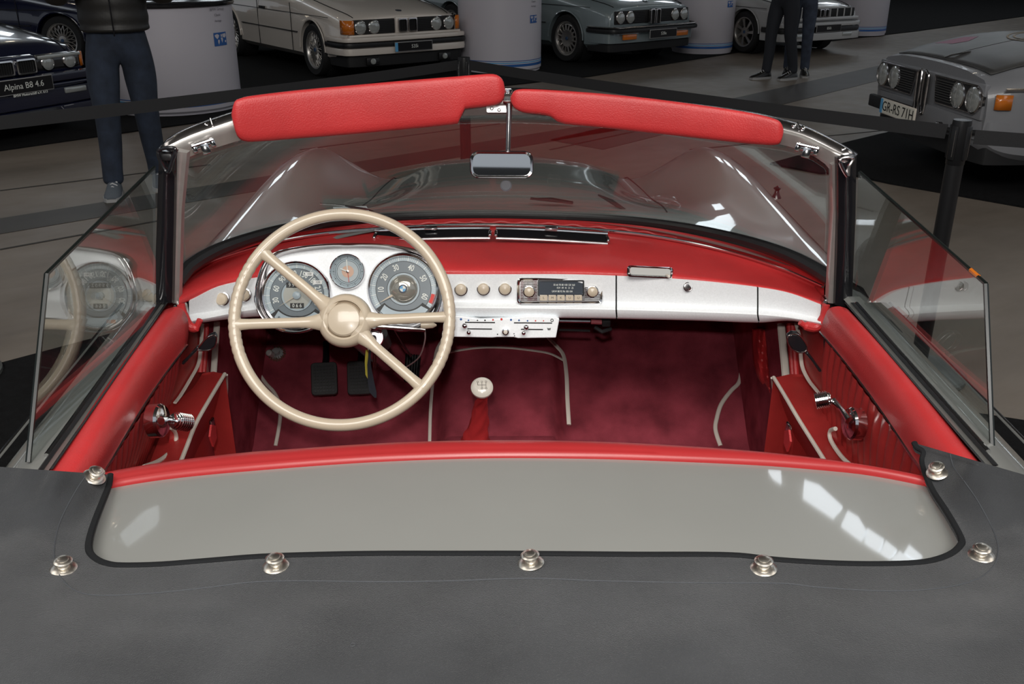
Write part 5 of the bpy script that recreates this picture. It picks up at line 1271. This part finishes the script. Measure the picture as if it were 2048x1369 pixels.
    # hands with five fingers
    for sx,(hx,hy,hz) in((-1,hand[1]),(1,hand[0])):
        w0=Vector((hx,hy,hz)); el=Vector((sx*0.28,0.02,1.12)); d=(w0-el).normalized(); side=Vector((-sx,0,0)); side=(side-d*side.dot(d)).normalized(); nn_=d.cross(side)
        pts=[(*(w0-d*0.02),0.026),(*(w0+d*0.03),0.030,0.6),(*(w0+d*0.075),0.034,0.5)]; E_=[(0,1),(1,2)]
        for f in range(4):
            o_=side*(0.030-0.020*f); l=(0.075,0.085,0.080,0.062)[f]; b0=len(pts)
            p1=w0+d*0.085+o_; p2=p1+d*l*0.5+nn_*0.012*sx; p3=p1+d*l*0.8+nn_*0.035*sx
            pts+=[(*p1,0.0095),(*p2,0.0085),(*p3,0.0075)]; E_+=[(2,b0),(b0,b0+1),(b0+1,b0+2)]
        b0=len(pts); pts+=[(*(w0+d*0.035+side*0.035),0.012),(*(w0+d*0.07+side*0.055+nn_*0.01*sx),0.0095),(*(w0+d*0.095+side*0.050+nn_*0.02*sx),0.008)]; E_+=[(1,b0),(b0,b0+1),(b0+1,b0+2)]
        skinmesh('hand',pts,E_,SKIN,T,1)
    # shoes
    for sx,(fx,fy),toe in((-1,feet[0],-0.05),(1,feet[1],0.05)):
        S=thing('shoe',loc=(fx,fy-0.06,0),parent=T); rows=[];srows=[]
        for k,(y,hw,h) in enumerate(((0.07,0.025,0.055),(0.055,0.038,0.085),(0.02,0.043,0.105),(-0.03,0.044,0.100),(-0.08,0.047,0.078),(-0.13,0.050,0.060),(-0.175,0.044,0.048),(-0.20,0.026,0.034))):
            cx_=fx+toe*max(0,-y)*1.2
            rows.append([(cx_+hw*math.cos(a),fy+y,0.022+(h-0.022)*max(0,math.sin(a))**0.8) for a in [PI*q/12 for q in range(13)]])
            srows.append([(cx_+hw*1.06*math.cos(a),fy+y*1.02,z) for a,z in [(2*PI*q/16,0) for q in range(16)]])
        g=G().grid(rows); N=len(g.V); g.F+=[tuple(range(13)),tuple(range(N-13,N))]; g.MI+=[0,0]; g.build('upper',shoe_m,S)
        out=[r[0] for r in rows]+[r[-1] for r in rows[::-1]]; G().prism([(p[0]+(0.003 if p[0]>fx else -0.003),p[1],0.0) for p in out],(0,0,0.026)).build('sole',SOLE,S)
        for k in range(4):
            y=fy-0.035-0.026*k; z=0.100-0.0135*k; cx_=fx+toe*(0.04+0.026*k)*1.2
            G().tube([(cx_-0.026,y,z-0.014),(cx_,y-0.006,z+0.001),(cx_+0.026,y-0.012,z-0.014)],0.0035,seg=5).build('lace',LACE,S)
    T.location=(loc[0],loc[1],loc[2] if len(loc)>2 else 0); T.rotation_euler=(0,0,rz); T.scale=(s,s,s)
    return T
person('person','standing man in black quilted jacket, blue jeans and grey laced sneakers behind the left belt',(-2.385,6.13),R(18),((-0.135,-0.10),(0.12,0.08)),DENIM,JACKET,SHOE,s=1.045,hem=0.925,stout=1.13)
person('person','visitor in dark trousers and black shoes, nearer of the two on the right',(3.10,11.25),R(-62),((-0.10,-0.10),(0.09,0.12)),mat('dark_trousers',(0.012,0.014,0.020),0.85),JACKET,mat('black_leather_shoe',(0.012,0.011,0.010),0.3),hand=((0.16,-0.26,1.12),(-0.16,-0.26,1.12)))
person('person','visitor in faded jeans half hidden behind the one in dark trousers',(3.38,11.55),R(-15),((-0.09,0.04),(0.10,-0.02)),DENIML,JACKET,mat('black_leather_shoe',(0.012,0.011,0.010),0.3),hand=((0.16,-0.26,1.12),(-0.16,-0.26,1.12)))
# ================================================================ parked cars behind
def solve_pose(pl,zl,pr_px,W,lo=0,hi=80):
    L=at(*pl,z=zl); best=None
    for k in range(lo*10,hi*10):
        th=k/10*PI/180; e=L+Vector((math.cos(th),math.sin(th),0))*W
        v=e-CAM; X=v.x*math.cos(YAW)-v.y*math.sin(YAW); Y=v.x*math.sin(YAW)+v.y*math.cos(YAW); dep=Y*math.cos(PIT)-v.z*math.sin(PIT); px=1024+F*X/dep
        if th<0 and pr_px>pl[0] and False: continue
        d=abs(px-pr_px)
        cand=(d,th)
        if best is None or cand<best: best=cand
    return L,best[1]
def pose_from(pl,zl,th,hw): 
    L=at(*pl,z=zl); u=Vector((math.cos(th),math.sin(th),0)); c=L+u*hw; return c,th
def sedan(name,label,body_m,style,c,th,s=0.93,wheel_style='mesh',plate=None,extra=None):
    T=thing(name,label,'car',(0,0,0))
    zs={'e34':0.0,'e28':0.02,'csl':-0.02,'e36':-0.02,'coupe':-0.03}[style]
    # stations: y, half width, bottom, shoulder z, top z
    nose_z={'e34':0.72,'e28':0.74,'csl':0.78,'e36':0.70,'coupe':0.70}[style]
    st=[(0.06,0.76,0.30,nose_z-0.08,nose_z-0.03),(0.10,0.79,0.26,nose_z-0.04,nose_z),(0.30,0.84,0.22,nose_z+0.00,nose_z+0.055),(0.8,0.86,0.20,nose_z+0.07,nose_z+0.14),(1.45,0.865,0.20,0.88+zs,0.93+zs),(2.2,0.87,0.20,0.90+zs,0.93+zs),(3.2,0.865,0.20,0.91+zs,0.95+zs),(4.0,0.85,0.22,0.93+zs,0.98+zs),(4.5,0.80,0.26,0.91+zs,0.96+zs),(4.62,0.74,0.34,0.80,0.86)]
    crown=0.025
    def ringf(y,hw,zb,zsh,zt):
        h=[(hw*0.90,zb),(hw*0.985,zb+0.06),(hw*1.0,(zb+zsh)/2),(hw*0.985,zsh-0.10),(hw*0.955,zsh-0.02),(hw*0.88,zsh+(zt-zsh)*0.55),(hw*0.60,zt+crown*0.5),(hw*0.30,zt+crown*0.9),(0,zt+crown)]
        return [(x,y,z) for x,z in h]+[(-x,y,z) for x,z in h[-2::-1]]
    if style=='csl':
        st[0]=(0.02,0.76,0.34,nose_z-0.06,nose_z-0.01); 
    if style=='e36': st[0]=(0.03,0.74,0.30,nose_z-0.13,nose_z-0.08); st[1]=(0.14,0.78,0.26,nose_z-0.05,nose_z-0.01)
    ys=[]
    sp_=spline([Vector((a[0],a[1],a[2])) for a in st],4); sq_=spline([Vector((a[0],a[3],a[4])) for a in st],4)
    rows=[ringf(a.x,a.y,a.z,b.y,b.z) for a,b in zip(sp_,sq_)]
    n=len(rows[0]); g=G().grid(rows,cu=True); N=len(g.V); g.F+=[tuple(range(n)),tuple(range(N-n,N))]; g.MI+=[0,0]
    B=g.build('body',body_m,T,angle=38)
    # wheel arches cut out of the body
    cut=G()
    for wy in(0.83,3.55):
        for sx in(-1,1): cut.lathe([(0.355,0),(0.355,0.4)],(sx*0.62 if sx>0 else -1.02,wy,0.315),(1,0,0),32)
    co=cut.build('cutter',BLACKM,None,smooth=False)
    md=B.modifiers.new('arch','BOOLEAN'); md.object=co; md.solver='EXACT'; md.operation='DIFFERENCE'
    bpy.context.view_layer.update(); dg=bpy.context.evaluated_depsgraph_get(); me=bpy.data.meshes.new_from_object(B.evaluated_get(dg)); B.modifiers.clear(); B.data=me
    bpy.data.objects.remove(co)
    for q in me.polygons: q.use_smooth=True
    me.set_sharp_from_angle(angle=R(38))
    for i in range(len(me.materials)): me.materials[i]=body_m
    for wy in(0.83,3.55):
        for sx in(-1,1):
            wheel('wheel',(sx*0.765,wy,0.315),0.315,0.20,sx,T,wheel_style,rimr=0.71)
            G().tube([(sx*0.868,wy+0.358*math.cos(a),0.315+0.358*math.sin(a)) for a in [PI*k/16 for k in range(17)]],0.010,seg=6).build('arch_lip',body_m,T)
            G().lathe([(0.35,0.0),(0.35,0.2)],(sx*0.60 if sx>0 else -0.80,wy,0.315),(1,0,0),24,cap=False).build('arch_liner',BLACKM,T)
    # cabin
    rf=1.38 if style not in('csl','coupe') else 1.34
    cab=[(1.35,0.70,0.94+zs),(2.0,0.60,rf-0.02),(2.5,0.57,rf),(3.2,0.56,rf-0.01),(3.9,0.68,0.98+zs)]
    rows=[]
    for a in spline([Vector(c_) for c_ in cab],4):
        rows.append([(-0.78+0.0,a.x,0.90+zs),(-a.y-0.03,a.x,a.z-0.07*(a.z-0.9)/0.45),(-a.y*0.8,a.x,a.z),(0,a.x,a.z+0.02),(a.y*0.8,a.x,a.z),(a.y+0.03,a.x,a.z-0.07*(a.z-0.9)/0.45),(0.78,a.x,0.90+zs)])
    g=G().grid(rows); N=len(g.V); g.F+=[tuple(range(7)),tuple(range(N-7,N))]; g.MI+=[0,0]; g.build('windows',GLASSC,T)
    G().grid([[(x*w_,y,z) for x in(-1,-0.5,0,0.5,1)] for y,w_,z in((1.95,0.52,rf+0.0),(2.2,0.56,rf+0.02),(2.7,0.56,rf+0.025),(3.25,0.54,rf+0.01))]).build('roof',body_m,T,sol=0.02,soloff=0)
    # hood shut lines
    def topz(x,y):
        a=interp([(q[0],q[3]) for q in st],y); b=interp([(q[0],q[4]) for q in st],y); hw=interp([(q[0],q[1]) for q in st],y); u=abs(x)/hw
        return interp([(0,b+crown),(0.30,b+crown*0.9),(0.60,b+crown*0.5),(0.88,a+(b-a)*0.55),(0.955,a-0.02)],u)
    for sx in(-1,1):
        xx=0.70 if style!='csl' else 0.66
        G().tube([(sx*xx*interp([(0.12,0.93),(0.6,1.0),(1.4,1.0)],y),y,topz(xx*interp([(0.12,0.93),(0.6,1.0),(1.4,1.0)],y),y)+0.001) for y in [0.13+0.08*k for k in range(17)]],0.005,seg=5).build('hood_joint',BLACKM,T)
        G().tube([(sx*0.862,y,0.50) for y in (1.25,2.0,3.1)],0.022,seg=6,flat=0.3).build('side_moulding',BLACK,T)
        G().tube([(sx*(0.868),1.42,z) for z in(0.24,0.5,0.84)],0.005,seg=5).build('door_joint',BLACKM,T)
        G().tube([(sx*0.868,2.5,z) for z in(0.24,0.5,0.86)],0.005,seg=5).build('door_joint',BLACKM,T)
        G().tube([(sx*0.866,y,0.72+zs) for y in(0.35,1.4,3.0,4.2)],0.004,seg=5).build('waist_line',BLACKM,T)
        g=G().box((sx*0.87,1.72,0.98+zs),(0.16,0.09,0.11),None,0.03); g.tube([(sx*0.78,1.68,0.93+zs),(sx*0.83,1.7,0.95+zs)],0.02,seg=6); g.build('door_mirror',body_m,T)
        for wy in(2.5,):
            G().box((sx*0.875,2.32,0.74+zs),(0.03,0.16,0.03),None,0.008).build('door_handle',BLACK,T)
        G().box((sx*0.62,4.63,0.66),(0.28,0.03,0.14),None,0.01).build('tail_lamp',mat('tail_red',(0.35,0.01,0.01),0.2,coat=1),T)
    def lamp(x,z,r,y=-0.01,name='headlamp'):
        H=thing(name,loc=(x,y,z),parent=T)
        G().lathe([(r*1.10,-0.03),(r*1.10,0.002),(r*1.0,0.008),(r*0.98,0.002)],(x,y,z),(0,-1,0),28,cap=False).build('lamp_ring',CHROMED,H)
        G().lathe([(r*1.0,0.002),(r*0.8,0.010),(r*0.4,0.015),(0,0.016)],(x,y,z),(0,-1,0),28).build('lamp_lens',LENS,H)
        g=G()
        for k in range(-3,4): 
            hh=r*math.sqrt(1-(k/4)**2)*0.9; g.tube([(x+k*r/4,y-0.010+abs(k)*0.002,z-hh),(x+k*r/4,y-0.0165+abs(k)*0.002,z),(x+k*r/4,y-0.010+abs(k)*0.002,z+hh)],0.0016,seg=4)
        g.build('lens_fluting',SOLE,H,kind='stuff')
    def kidney(x,z,w_,h_,y,frame,slant=0):
        g=G(); M=Matrix(((1,0,0),(0,0,-1),(0,1,0)))
        def pts(w,h,yy,r): return [(x+px_*1.0+slant*(pz/h_),yy,z+pz) for px_,pz in rrect(w,h,r)]
        g.grid([pts(w_,h_,y+0.02,0.02),pts(w_,h_,y-0.02,0.02),pts(w_-0.024,h_-0.024,y-0.022,0.015),pts(w_-0.024,h_-0.024,y+0.01,0.015)],cu=True); K=g.build('kidney_frame',frame,T)
        g=G().prism(pts(w_-0.022,h_-0.022,y+0.004,0.015),(0,0.02,0)); g.build('kidney_mesh',BLACKM,K)
        g=G()
        for k in range(-3,4): g.box((x+k*(w_-0.03)/7,y-0.002,z),(0.004,0.008,h_-0.03))
        g.build('kidney_bars',BLACK,K,kind='stuff')
    def bumper(zc,h,y,hw,mats_,name='bumper',back=0.44):
        path=[(-hw,back,0),(-hw,0.30,0),(-hw*0.975,0.10,0),(-hw*0.90,y+0.045,0),(-hw*0.6,y+0.012,0),(0,y,0),(hw*0.6,y+0.012,0),(hw*0.90,y+0.045,0),(hw*0.975,0.10,0),(hw,0.30,0),(hw,back,0)]
        pth=spline(path,4); Bm=thing(name,loc=(0,y,zc),parent=T)
        for nm,z0,z1,o_,m_ in mats_:
            rows=[]
            for k,p in enumerate(pth):
                a=pth[max(0,k-1)]; b=pth[min(len(pth)-1,k+1)]; t=(b-a).normalized(); nrm=Vector((t.y,-t.x,0))
                rows.append([p+nrm*(o_-0.03)+Vector((0,0,z0)),p+nrm*o_+Vector((0,0,z0+0.008)),p+nrm*(o_+0.004)+Vector((0,0,(z0+z1)/2)),p+nrm*o_+Vector((0,0,z1-0.008)),p+nrm*(o_-0.03)+Vector((0,0,z1))])
            G().grid(rows).build(nm,m_,Bm,angle=50)
        return Bm
    def plate_(x,z,y,txt,blue=True,w_=0.52,h_=0.112,black=True,font=0.055,tilt=0):
        Pm=thing('number_plate',loc=(x,y,z),parent=T); M=Matrix(((1,0,0),(0,0,-1),(0,1,0)))
        G().box((x,y,z),(w_,0.010,h_),None,0.003).build('plate_frame',SOLE if black else WHITEP,Pm)
        G().box((x,y-0.004,z),(w_-0.014,0.006,h_-0.014)).build('plate_panel',BLACKG if black else mat('plate_white',(0.72,0.70,0.62),0.4),Pm,smooth=False)
        if blue: G().box((x-w_/2+0.020,y-0.006,z),(0.036,0.006,h_-0.010)).build('plate_band',LBLUE,Pm,smooth=False)
        V_,F_=text_geo(txt,font,(x+(0.01 if blue else 0),y-0.0085,z),Matrix(((1,0,0),(0,0,-1),(0,1,0))),0.0005); G().add(V_,F_).build('plate_text',DIALW if black else INK,Pm,smooth=False)
    if style in('e34','e28'):
        hz=0.62 if style=='e34' else 0.615; r=0.072
        G().box((0,0.055,hz),(1.40,0.03,0.165),None,0.008).build('grille_panel',BLACKM,T)
        g=G()
        for k in range(7): 
            for a,b in((-0.36,-0.15),(0.15,0.36)): g.box(((a+b)/2,0.036,hz-0.06+0.02*k),(b-a,0.008,0.006))
        g.build('grille_bars',BLACK,T,kind='stuff')
        for x in(-0.61,-0.43,0.43,0.61): lamp(x,hz,r,0.03)
        if style=='e34':
            G().box((0,0.03,hz+0.005),(0.30,0.05,0.185),None,0.012).build('kidney_surround',body_m,T)
            for x in(-0.068,0.068): kidney(x,hz+0.005,0.122,0.155,-0.005,CHROMED)
            for sx in(-1,1):
                g=G().grid([[(sx*0.70,0.020,z),(sx*0.755,0.035,z),(sx*0.795,0.09,z),(sx*0.805,0.16,z)] for z in(hz-0.075,hz+0.08)]); g.build('turn_signal',ORANGE,T,sol=0.012,soloff=0)
            G().box((0,0.045,hz-0.105),(1.54,0.07,0.045),None,0.015).build('grille_sill',body_m,T)
            bumper(0,0,-0.06,0.875,(('bumper_cap',0.455,0.515,0.0,body_m),('rubber_strip',0.395,0.455,0.012,BLACK),('bumper_skirt',0.305,0.395,0.0,body_m),('spoiler',0.17,0.305,-0.05,BLACKM)))
            plate_(0.03,0.385,-0.09,plate or '535i')
            for x in(-0.50,0.50): G().box((x,-0.02,0.235),(0.17,0.04,0.085),None,0.01).build('fog_lamp_housing',BLACK,T); G().lathe([(0.036,0),(0.03,0.01),(0,0.014)],(x,-0.04,0.235),(0,-1,0),20).build('fog_lamp',LENS,T)
        else:
            for x,sl in((-0.052,0),(0.052,0)): kidney(x,hz,0.085,0.19,0.0,CHROMED)
            bumper(0,0,-0.10,0.865,(('chrome_strip',0.485,0.510,0.004,CHROMED),('rubber_strip',0.425,0.485,0.012,BLACK)),back=0.40)
            bumper(0,0,-0.02,0.84,(('valance',0.29,0.425,0.0,body_m),('spoiler',0.18,0.29,-0.03,BLACKM)),name='apron')
            for x in(-0.50,0.50): G().box((x,-0.04,0.375),(0.25,0.03,0.07),None,0.01).build('turn_signal',ORANGE,T)
            plate_(0.05,0.40,-0.125,plate or '528e',blue=False)
        G().lathe([(0.04,0),(0.04,0.004),(0.034,0.006),(0,0.006)],(0,0.20,topz(0,0.20)),(0,-0.12,1),20).build('hood_emblem',mat('emblem_dark',(0.03,0.04,0.06),0.2,coat=1),T)
    elif style=='coupe':
        hz=0.62; G().box((0,0.045,hz),(1.36,0.03,0.12),None,0.008).build('grille_panel',BLACKM,T)
        g=G()
        for k in range(9):
            x=-0.60+0.15*k
            if abs(x)>0.1: g.box((x,0.03,hz),(0.02,0.02,0.115))
        g.build('grille_posts',body_m,T)
        for x in(-0.05,0.05): kidney(x,hz,0.085,0.12,0.01,CHROMED)
        G().box((0,0.03,hz-0.085),(1.5,0.08,0.05),None,0.015).build('grille_sill',body_m,T)
        bumper(0,0,-0.06,0.87,(('bumper_cap',0.42,0.49,0.0,body_m),('air_intake',0.34,0.42,-0.015,BLACK),('bumper_skirt',0.22,0.34,0.0,body_m)))
        plate_(0.05,0.40,-0.08,plate or '850i',blue=False)
        for x in(-0.48,0.48): G().box((x,-0.05,0.30),(0.20,0.03,0.06),None,0.01).build('fog_lamp',LENS,T)
    elif style=='e36':
        hz=0.60
        for sx in(-1,1):
            G().box((sx*0.47,0.035,hz),(0.44,0.05,0.135),None,0.03).build('lamp_cluster',mat('lamp_black',(0.02,0.02,0.022),0.2,coat=1),T)
            for x in(0.36,0.58): lamp(sx*x,hz-0.005,0.060,0.005)
            G().box((sx*0.47,-0.012,hz+0.048),(0.43,0.02,0.028),None,0.008).build('lamp_cover_strip',LENS,T)
            G().grid([[(sx*0.70,0.02,z),(sx*0.745,0.05,z),(sx*0.775,0.12,z)] for z in(hz-0.065,hz+0.055)]).build('turn_signal',ORANGE,T,sol=0.012,soloff=0)
            kidney(sx*0.105,hz-0.005,0.185,0.125,-0.045,CHROME)
        G().box((0,0.01,hz-0.0),(0.44,0.10,0.17),None,0.03).build('kidney_surround',body_m,T)
        bumper(0,0,-0.09,0.86,(('bumper_cap',0.44,0.52,0.0,body_m),('rubber_strip',0.40,0.44,0.008,body_m),('bumper_skirt',0.25,0.40,0.0,body_m),('spoiler',0.14,0.25,0.015,body_m)))
        plate_(0.0,0.455,-0.125,plate or 'Alpina B8 4.6',blue=False,font=0.070,w_=0.56,h_=0.125)
        GOLD=mat('gold_print',(0.55,0.42,0.22),0.4)
        M=Matrix(((1,0,0),(0,0,-1),(0,1,0)))
        V_,F_=text_geo('ALPINA',0.062,(0.0,-0.118,0.195),M,0.0015,sx=1.55,bold=0.001); G().add(V_,F_).build('spoiler_text',GOLD,T,smooth=False)
        G().box((0,-0.110,0.195),(0.62,0.006,0.085),None,0.002).build('spoiler_panel',BLACKG,T)
        V_,F_=text_geo('BMW Motorschiff e.V. 613',0.030,(0.05,-0.128,0.382),M,0.0008,bold=0.0006); G().add(V_,F_).build('plate_rim_text',DIALW,T,smooth=False)
        for sx in(-1,1):
            G().box((sx*0.52,-0.085,0.36),(0.22,0.03,0.05),None,0.01).build('fog_lamp',LENS,T)
            G().tube([(sx*0.36,-0.112,0.235),(sx*0.85,-0.03,0.235),(sx*0.87,0.2,0.235)],0.003,seg=5).build('pinstripe',mat('silver_stripe',(0.4,0.4,0.42),0.4),T)
            G().tube([(sx*0.33,-0.114,0.235),(sx*0.36,-0.113,0.195),(sx*0.33,-0.113,0.155)],0.003,seg=5).build('pinstripe',mat('silver_stripe',(0.4,0.4,0.42),0.4),T)
            G().tube([(sx*0.36,-0.113,0.155),(sx*0.85,-0.03,0.16),(sx*0.87,0.2,0.16)],0.003,seg=5).build('pinstripe',mat('silver_stripe',(0.4,0.4,0.42),0.4),T)
    elif style=='csl':
        hz=0.62
        # shark nose: panels lean forward at the top
        G().box((0,0.02,hz-0.01),(1.46,0.04,0.23),None,0.01).build('nose_panel',body_m,T)
        for sx in(-1,1):
            def nz(x,z): return (sx*x,-0.012-0.0*(z-hz),z)
            g=G().prism([nz(0.13,hz+0.085),nz(0.66,hz+0.085),nz(0.73,hz+0.03),nz(0.73,hz-0.03),nz(0.66,hz-0.085),nz(0.18,hz-0.085)],(0,0.03,0)); g.build('grille_panel',BLACKM,T)
            g=G().tube([nz(0.13,hz+0.088),nz(0.66,hz+0.088),nz(0.735,hz+0.03),nz(0.735,hz-0.03),nz(0.66,hz-0.088),nz(0.18,hz-0.088)],0.007,closed=True,seg=6); g.build('grille_frame',CHROMED,T)
            g=G()
            for k in range(9): g.box((sx*0.28,-0.018,hz-0.065+k*0.0165),(0.22,0.010,0.005))
            g.build('grille_bars',mat('grille_dark',(0.06,0.06,0.06),0.4),T,kind='stuff')
            for x in(0.45,0.64): lamp(sx*x,hz,0.083,-0.015)
            g=G(); 
            pts=[(sx*0.022,-0.035,hz+0.09),(sx*0.066,-0.035,hz+0.09),(sx*0.078,-0.035,hz+0.06),(sx*0.070,-0.030,hz-0.16),(sx*0.050,-0.030,hz-0.185),(sx*0.025,-0.030,hz-0.16)]
            g.tube(spline([Vector(p) for p in pts],3,closed=True),0.009,closed=True,seg=8); g.build('kidney_frame',CHROMED,T)
            G().prism([Vector(p)+Vector((0,0.006,0)) for p in pts],(0,0.01,0)).build('kidney_mesh',BLACKM,T)
            G().grid([[(sx*0.778,0.055,z),(sx*0.795,0.08,z),(sx*0.812,0.15,z)] for z in(hz-0.045,hz+0.05)]).build('turn_signal',ORANGE,T,sol=0.014,soloff=0)
            G().tube([(sx*0.80,0.10,hz+0.082),(sx*0.862,0.35,hz+0.088),(sx*0.870,1.2,hz+0.10),(sx*0.875,3.0,hz+0.12)],0.010,seg=6).build('waist_trim',CHROMED,T)
            # clasp on the hood edge, bumper guards
            G().tube([(sx*0.74,0.02,0.42),(sx*0.60,-0.05,0.40),(sx*0.30,-0.07,0.385)],0.018,seg=8).build('bumper_bracket',BLACKM,T)
            G().lathe([(0.030,0),(0.030,0.03),(0.015,0.04),(0,0.04)],(sx*0.40,-0.07,0.405),(0,-1,0.1),16).build('tow_eye_cap',CHROMED,T)
            # roundel with number plate mark on the side
            G().tube([(sx*0.873,1.05+0.10*math.cos(a),0.56+0.10*math.sin(a)) for a in [2*PI*k/28 for k in range(28)]],0.004,closed=True,seg=5).build('side_mark',INK,T)
            Ms=Matrix(((0,0,sx),(sx,0,0),(0,1,0))); V_,F_=text_geo('E',0.12,(sx*0.874,1.05,0.56),Ms,0.0006); G().add(V_,F_).build('side_mark_letter',INK,T,smooth=False)
        bumper(0,0,-0.03,0.83,(('apron',0.36,0.50,-0.01,body_m),('spoiler',0.20,0.36,-0.05,BLACKM)),name='front_apron')
        G().box((-0.25,-0.12,0.44),(0.62,0.05,0.09),None,0.012).build('plate_carrier',BLACKM,T)
        plate_(-0.06,0.435,-0.155,plate or 'GR-RS 71H',blue=True,black=False,font=0.10)
        # bonnet in matt dark grey with badge print
        HD=mat('matt_grey_hood',(0.055,0.054,0.053),0.42,noise_amt=0.35,nscale=3)
        rows=[]
        for k in range(24):
            y=0.085+k*0.055; hw_=0.66*interp([(0.08,0.95),(0.6,1.0),(1.4,0.96)],y)
            rows.append([(hw_*u,y,topz(hw_*u,y)+0.004) for u in [q/8-1 for q in range(17)]])
        HO=G().grid(rows).build('hood',HD,T,sol=0.006,soloff=0)
        G().tube([(0,y,topz(0,y)+0.006) for y in [0.09+k*0.1 for k in range(14)]],0.003,seg=5).build('hood_crease',BLACKM,HO)
        def dz(x,y): return (x,y,topz(x,y)+0.0095)
        BE=mat('faded_gold_print',(0.26,0.21,0.15),0.6); PK_=mat('faded_pink_sticker',(0.30,0.13,0.20),0.6)
        for r_ in(0.30,0.255):
            G().tube([dz(0.0+r_*math.cos(a),0.88+r_*0.9*math.sin(a)) for a in [2*PI*k/40 for k in range(40)]],0.008,closed=True,seg=4,flat=0.3).build('hood_ring_print',BE,HO)
        G().add([dz(0.05+q[0],0.86+q[1]) for q in ((-0.18,0.02),(-0.05,0.16),(0.10,0.12),(0.18,0.0),(0.06,-0.10),(-0.10,-0.08))],[(0,1,2,3,4,5)]).build('hood_print',BE,HO,smooth=False,sol=0.001)
        G().add([dz(*q) for q in ((-0.55,0.32),(-0.34,0.34),(-0.30,0.44),(-0.38,0.56),(-0.50,0.52),(-0.52,0.42))],[(0,1,2,3,4,5)]).build('hood_sticker',PK_,HO,smooth=False,sol=0.001)
        G().tube([(0.0,0.10,topz(0,0.10)+0.008),(0.03,0.13,topz(0,0.13)+0.02),(0.05,0.26,topz(0,0.26)+0.008)],0.010,seg=8,flat=0.5).build('hood_pin',CHROMED,HO)
    if extra: extra(T,topz)
    T.location=(c.x,c.y,0.014); T.rotation_euler=(0,0,th); T.scale=(s,s,s)
    return T
SILV=mat('champagne_silver_paint',(0.70,0.64,0.58),0.34,metal=0.1,coat=1.0)
BLUG=mat('grey_blue_paint',(0.20,0.245,0.26),0.30,metal=0.1,coat=1.0)
NAVY=mat('deep_navy_paint',(0.006,0.008,0.028),0.2,coat=1.0)
OFFW=mat('white_car_paint',(0.42,0.42,0.42),0.3,coat=1.0)
RALLY=mat('rally_grey_paint',(0.20,0.205,0.22),0.4,coat=0.3)
S_=0.93
L,th=solve_pose((694,60),0.62*S_,926,1.60*S_); c,th=pose_from((694,60),0.62*S_,th,0.80*S_)
sedan('saloon_car','champagne-silver saloon with amber corner lamps parked behind the left sun visor',SILV,'e34',c,th,S_,'mesh','535i')
print('silver',c,math.degrees(th))
L,th=solve_pose((1228,40),0.615*S_,1386,1.52*S_); c,th=pose_from((1228,40),0.615*S_,th,0.76*S_)
sedan('saloon_car','grey-blue saloon with black rubber bumper parked between two white plinths',BLUG,'e28',c,th,S_,'slots','528e')
print('grey',c,math.degrees(th))
L,th=solve_pose((1576,32),0.62*0.87,1718,1.50*0.87); c,th=pose_from((1576,32),0.62*0.87,th,0.75*0.87)
sedan('coupe_car','white coupe parked farthest away behind the two visitors',OFFW,'coupe',c,th,0.87,'star','850i')
print('coupe',c,math.degrees(th))
L,th=solve_pose((1756,148),0.62*S_,1968,1.50*S_,-88,-10); c,th=pose_from((1756,148),0.62*S_,th,0.75*S_)
sedan('rally_coupe','pale grey rally coupe with matt dark bonnet and four round lamps at the right edge',RALLY,'csl',c,th,S_,'star','GR-RS 71H')
print('csl',c,math.degrees(th))
L,th=solve_pose((-158,160),0.60*S_,176,1.54*S_); c,th=pose_from((-158,160),0.60*S_,th,0.77*S_)
sedan('saloon_car','dark navy saloon with gold lettering on its front spoiler at the left edge',NAVY,'e36',c,th,S_,'mesh')
print('alpina',c,math.degrees(th))
for o in [o for o in bpy.data.objects if o.parent is None and o.name.startswith('saloon_car') and 'navy' in o.get('label','')]:
    c2=copy_tree(o); c2.location=(-4.6,13.1,0.014); c2.rotation_euler=(0,0,R(78)); c2['label']='second dark blue car parked farther back at the upper left edge, mostly hidden'
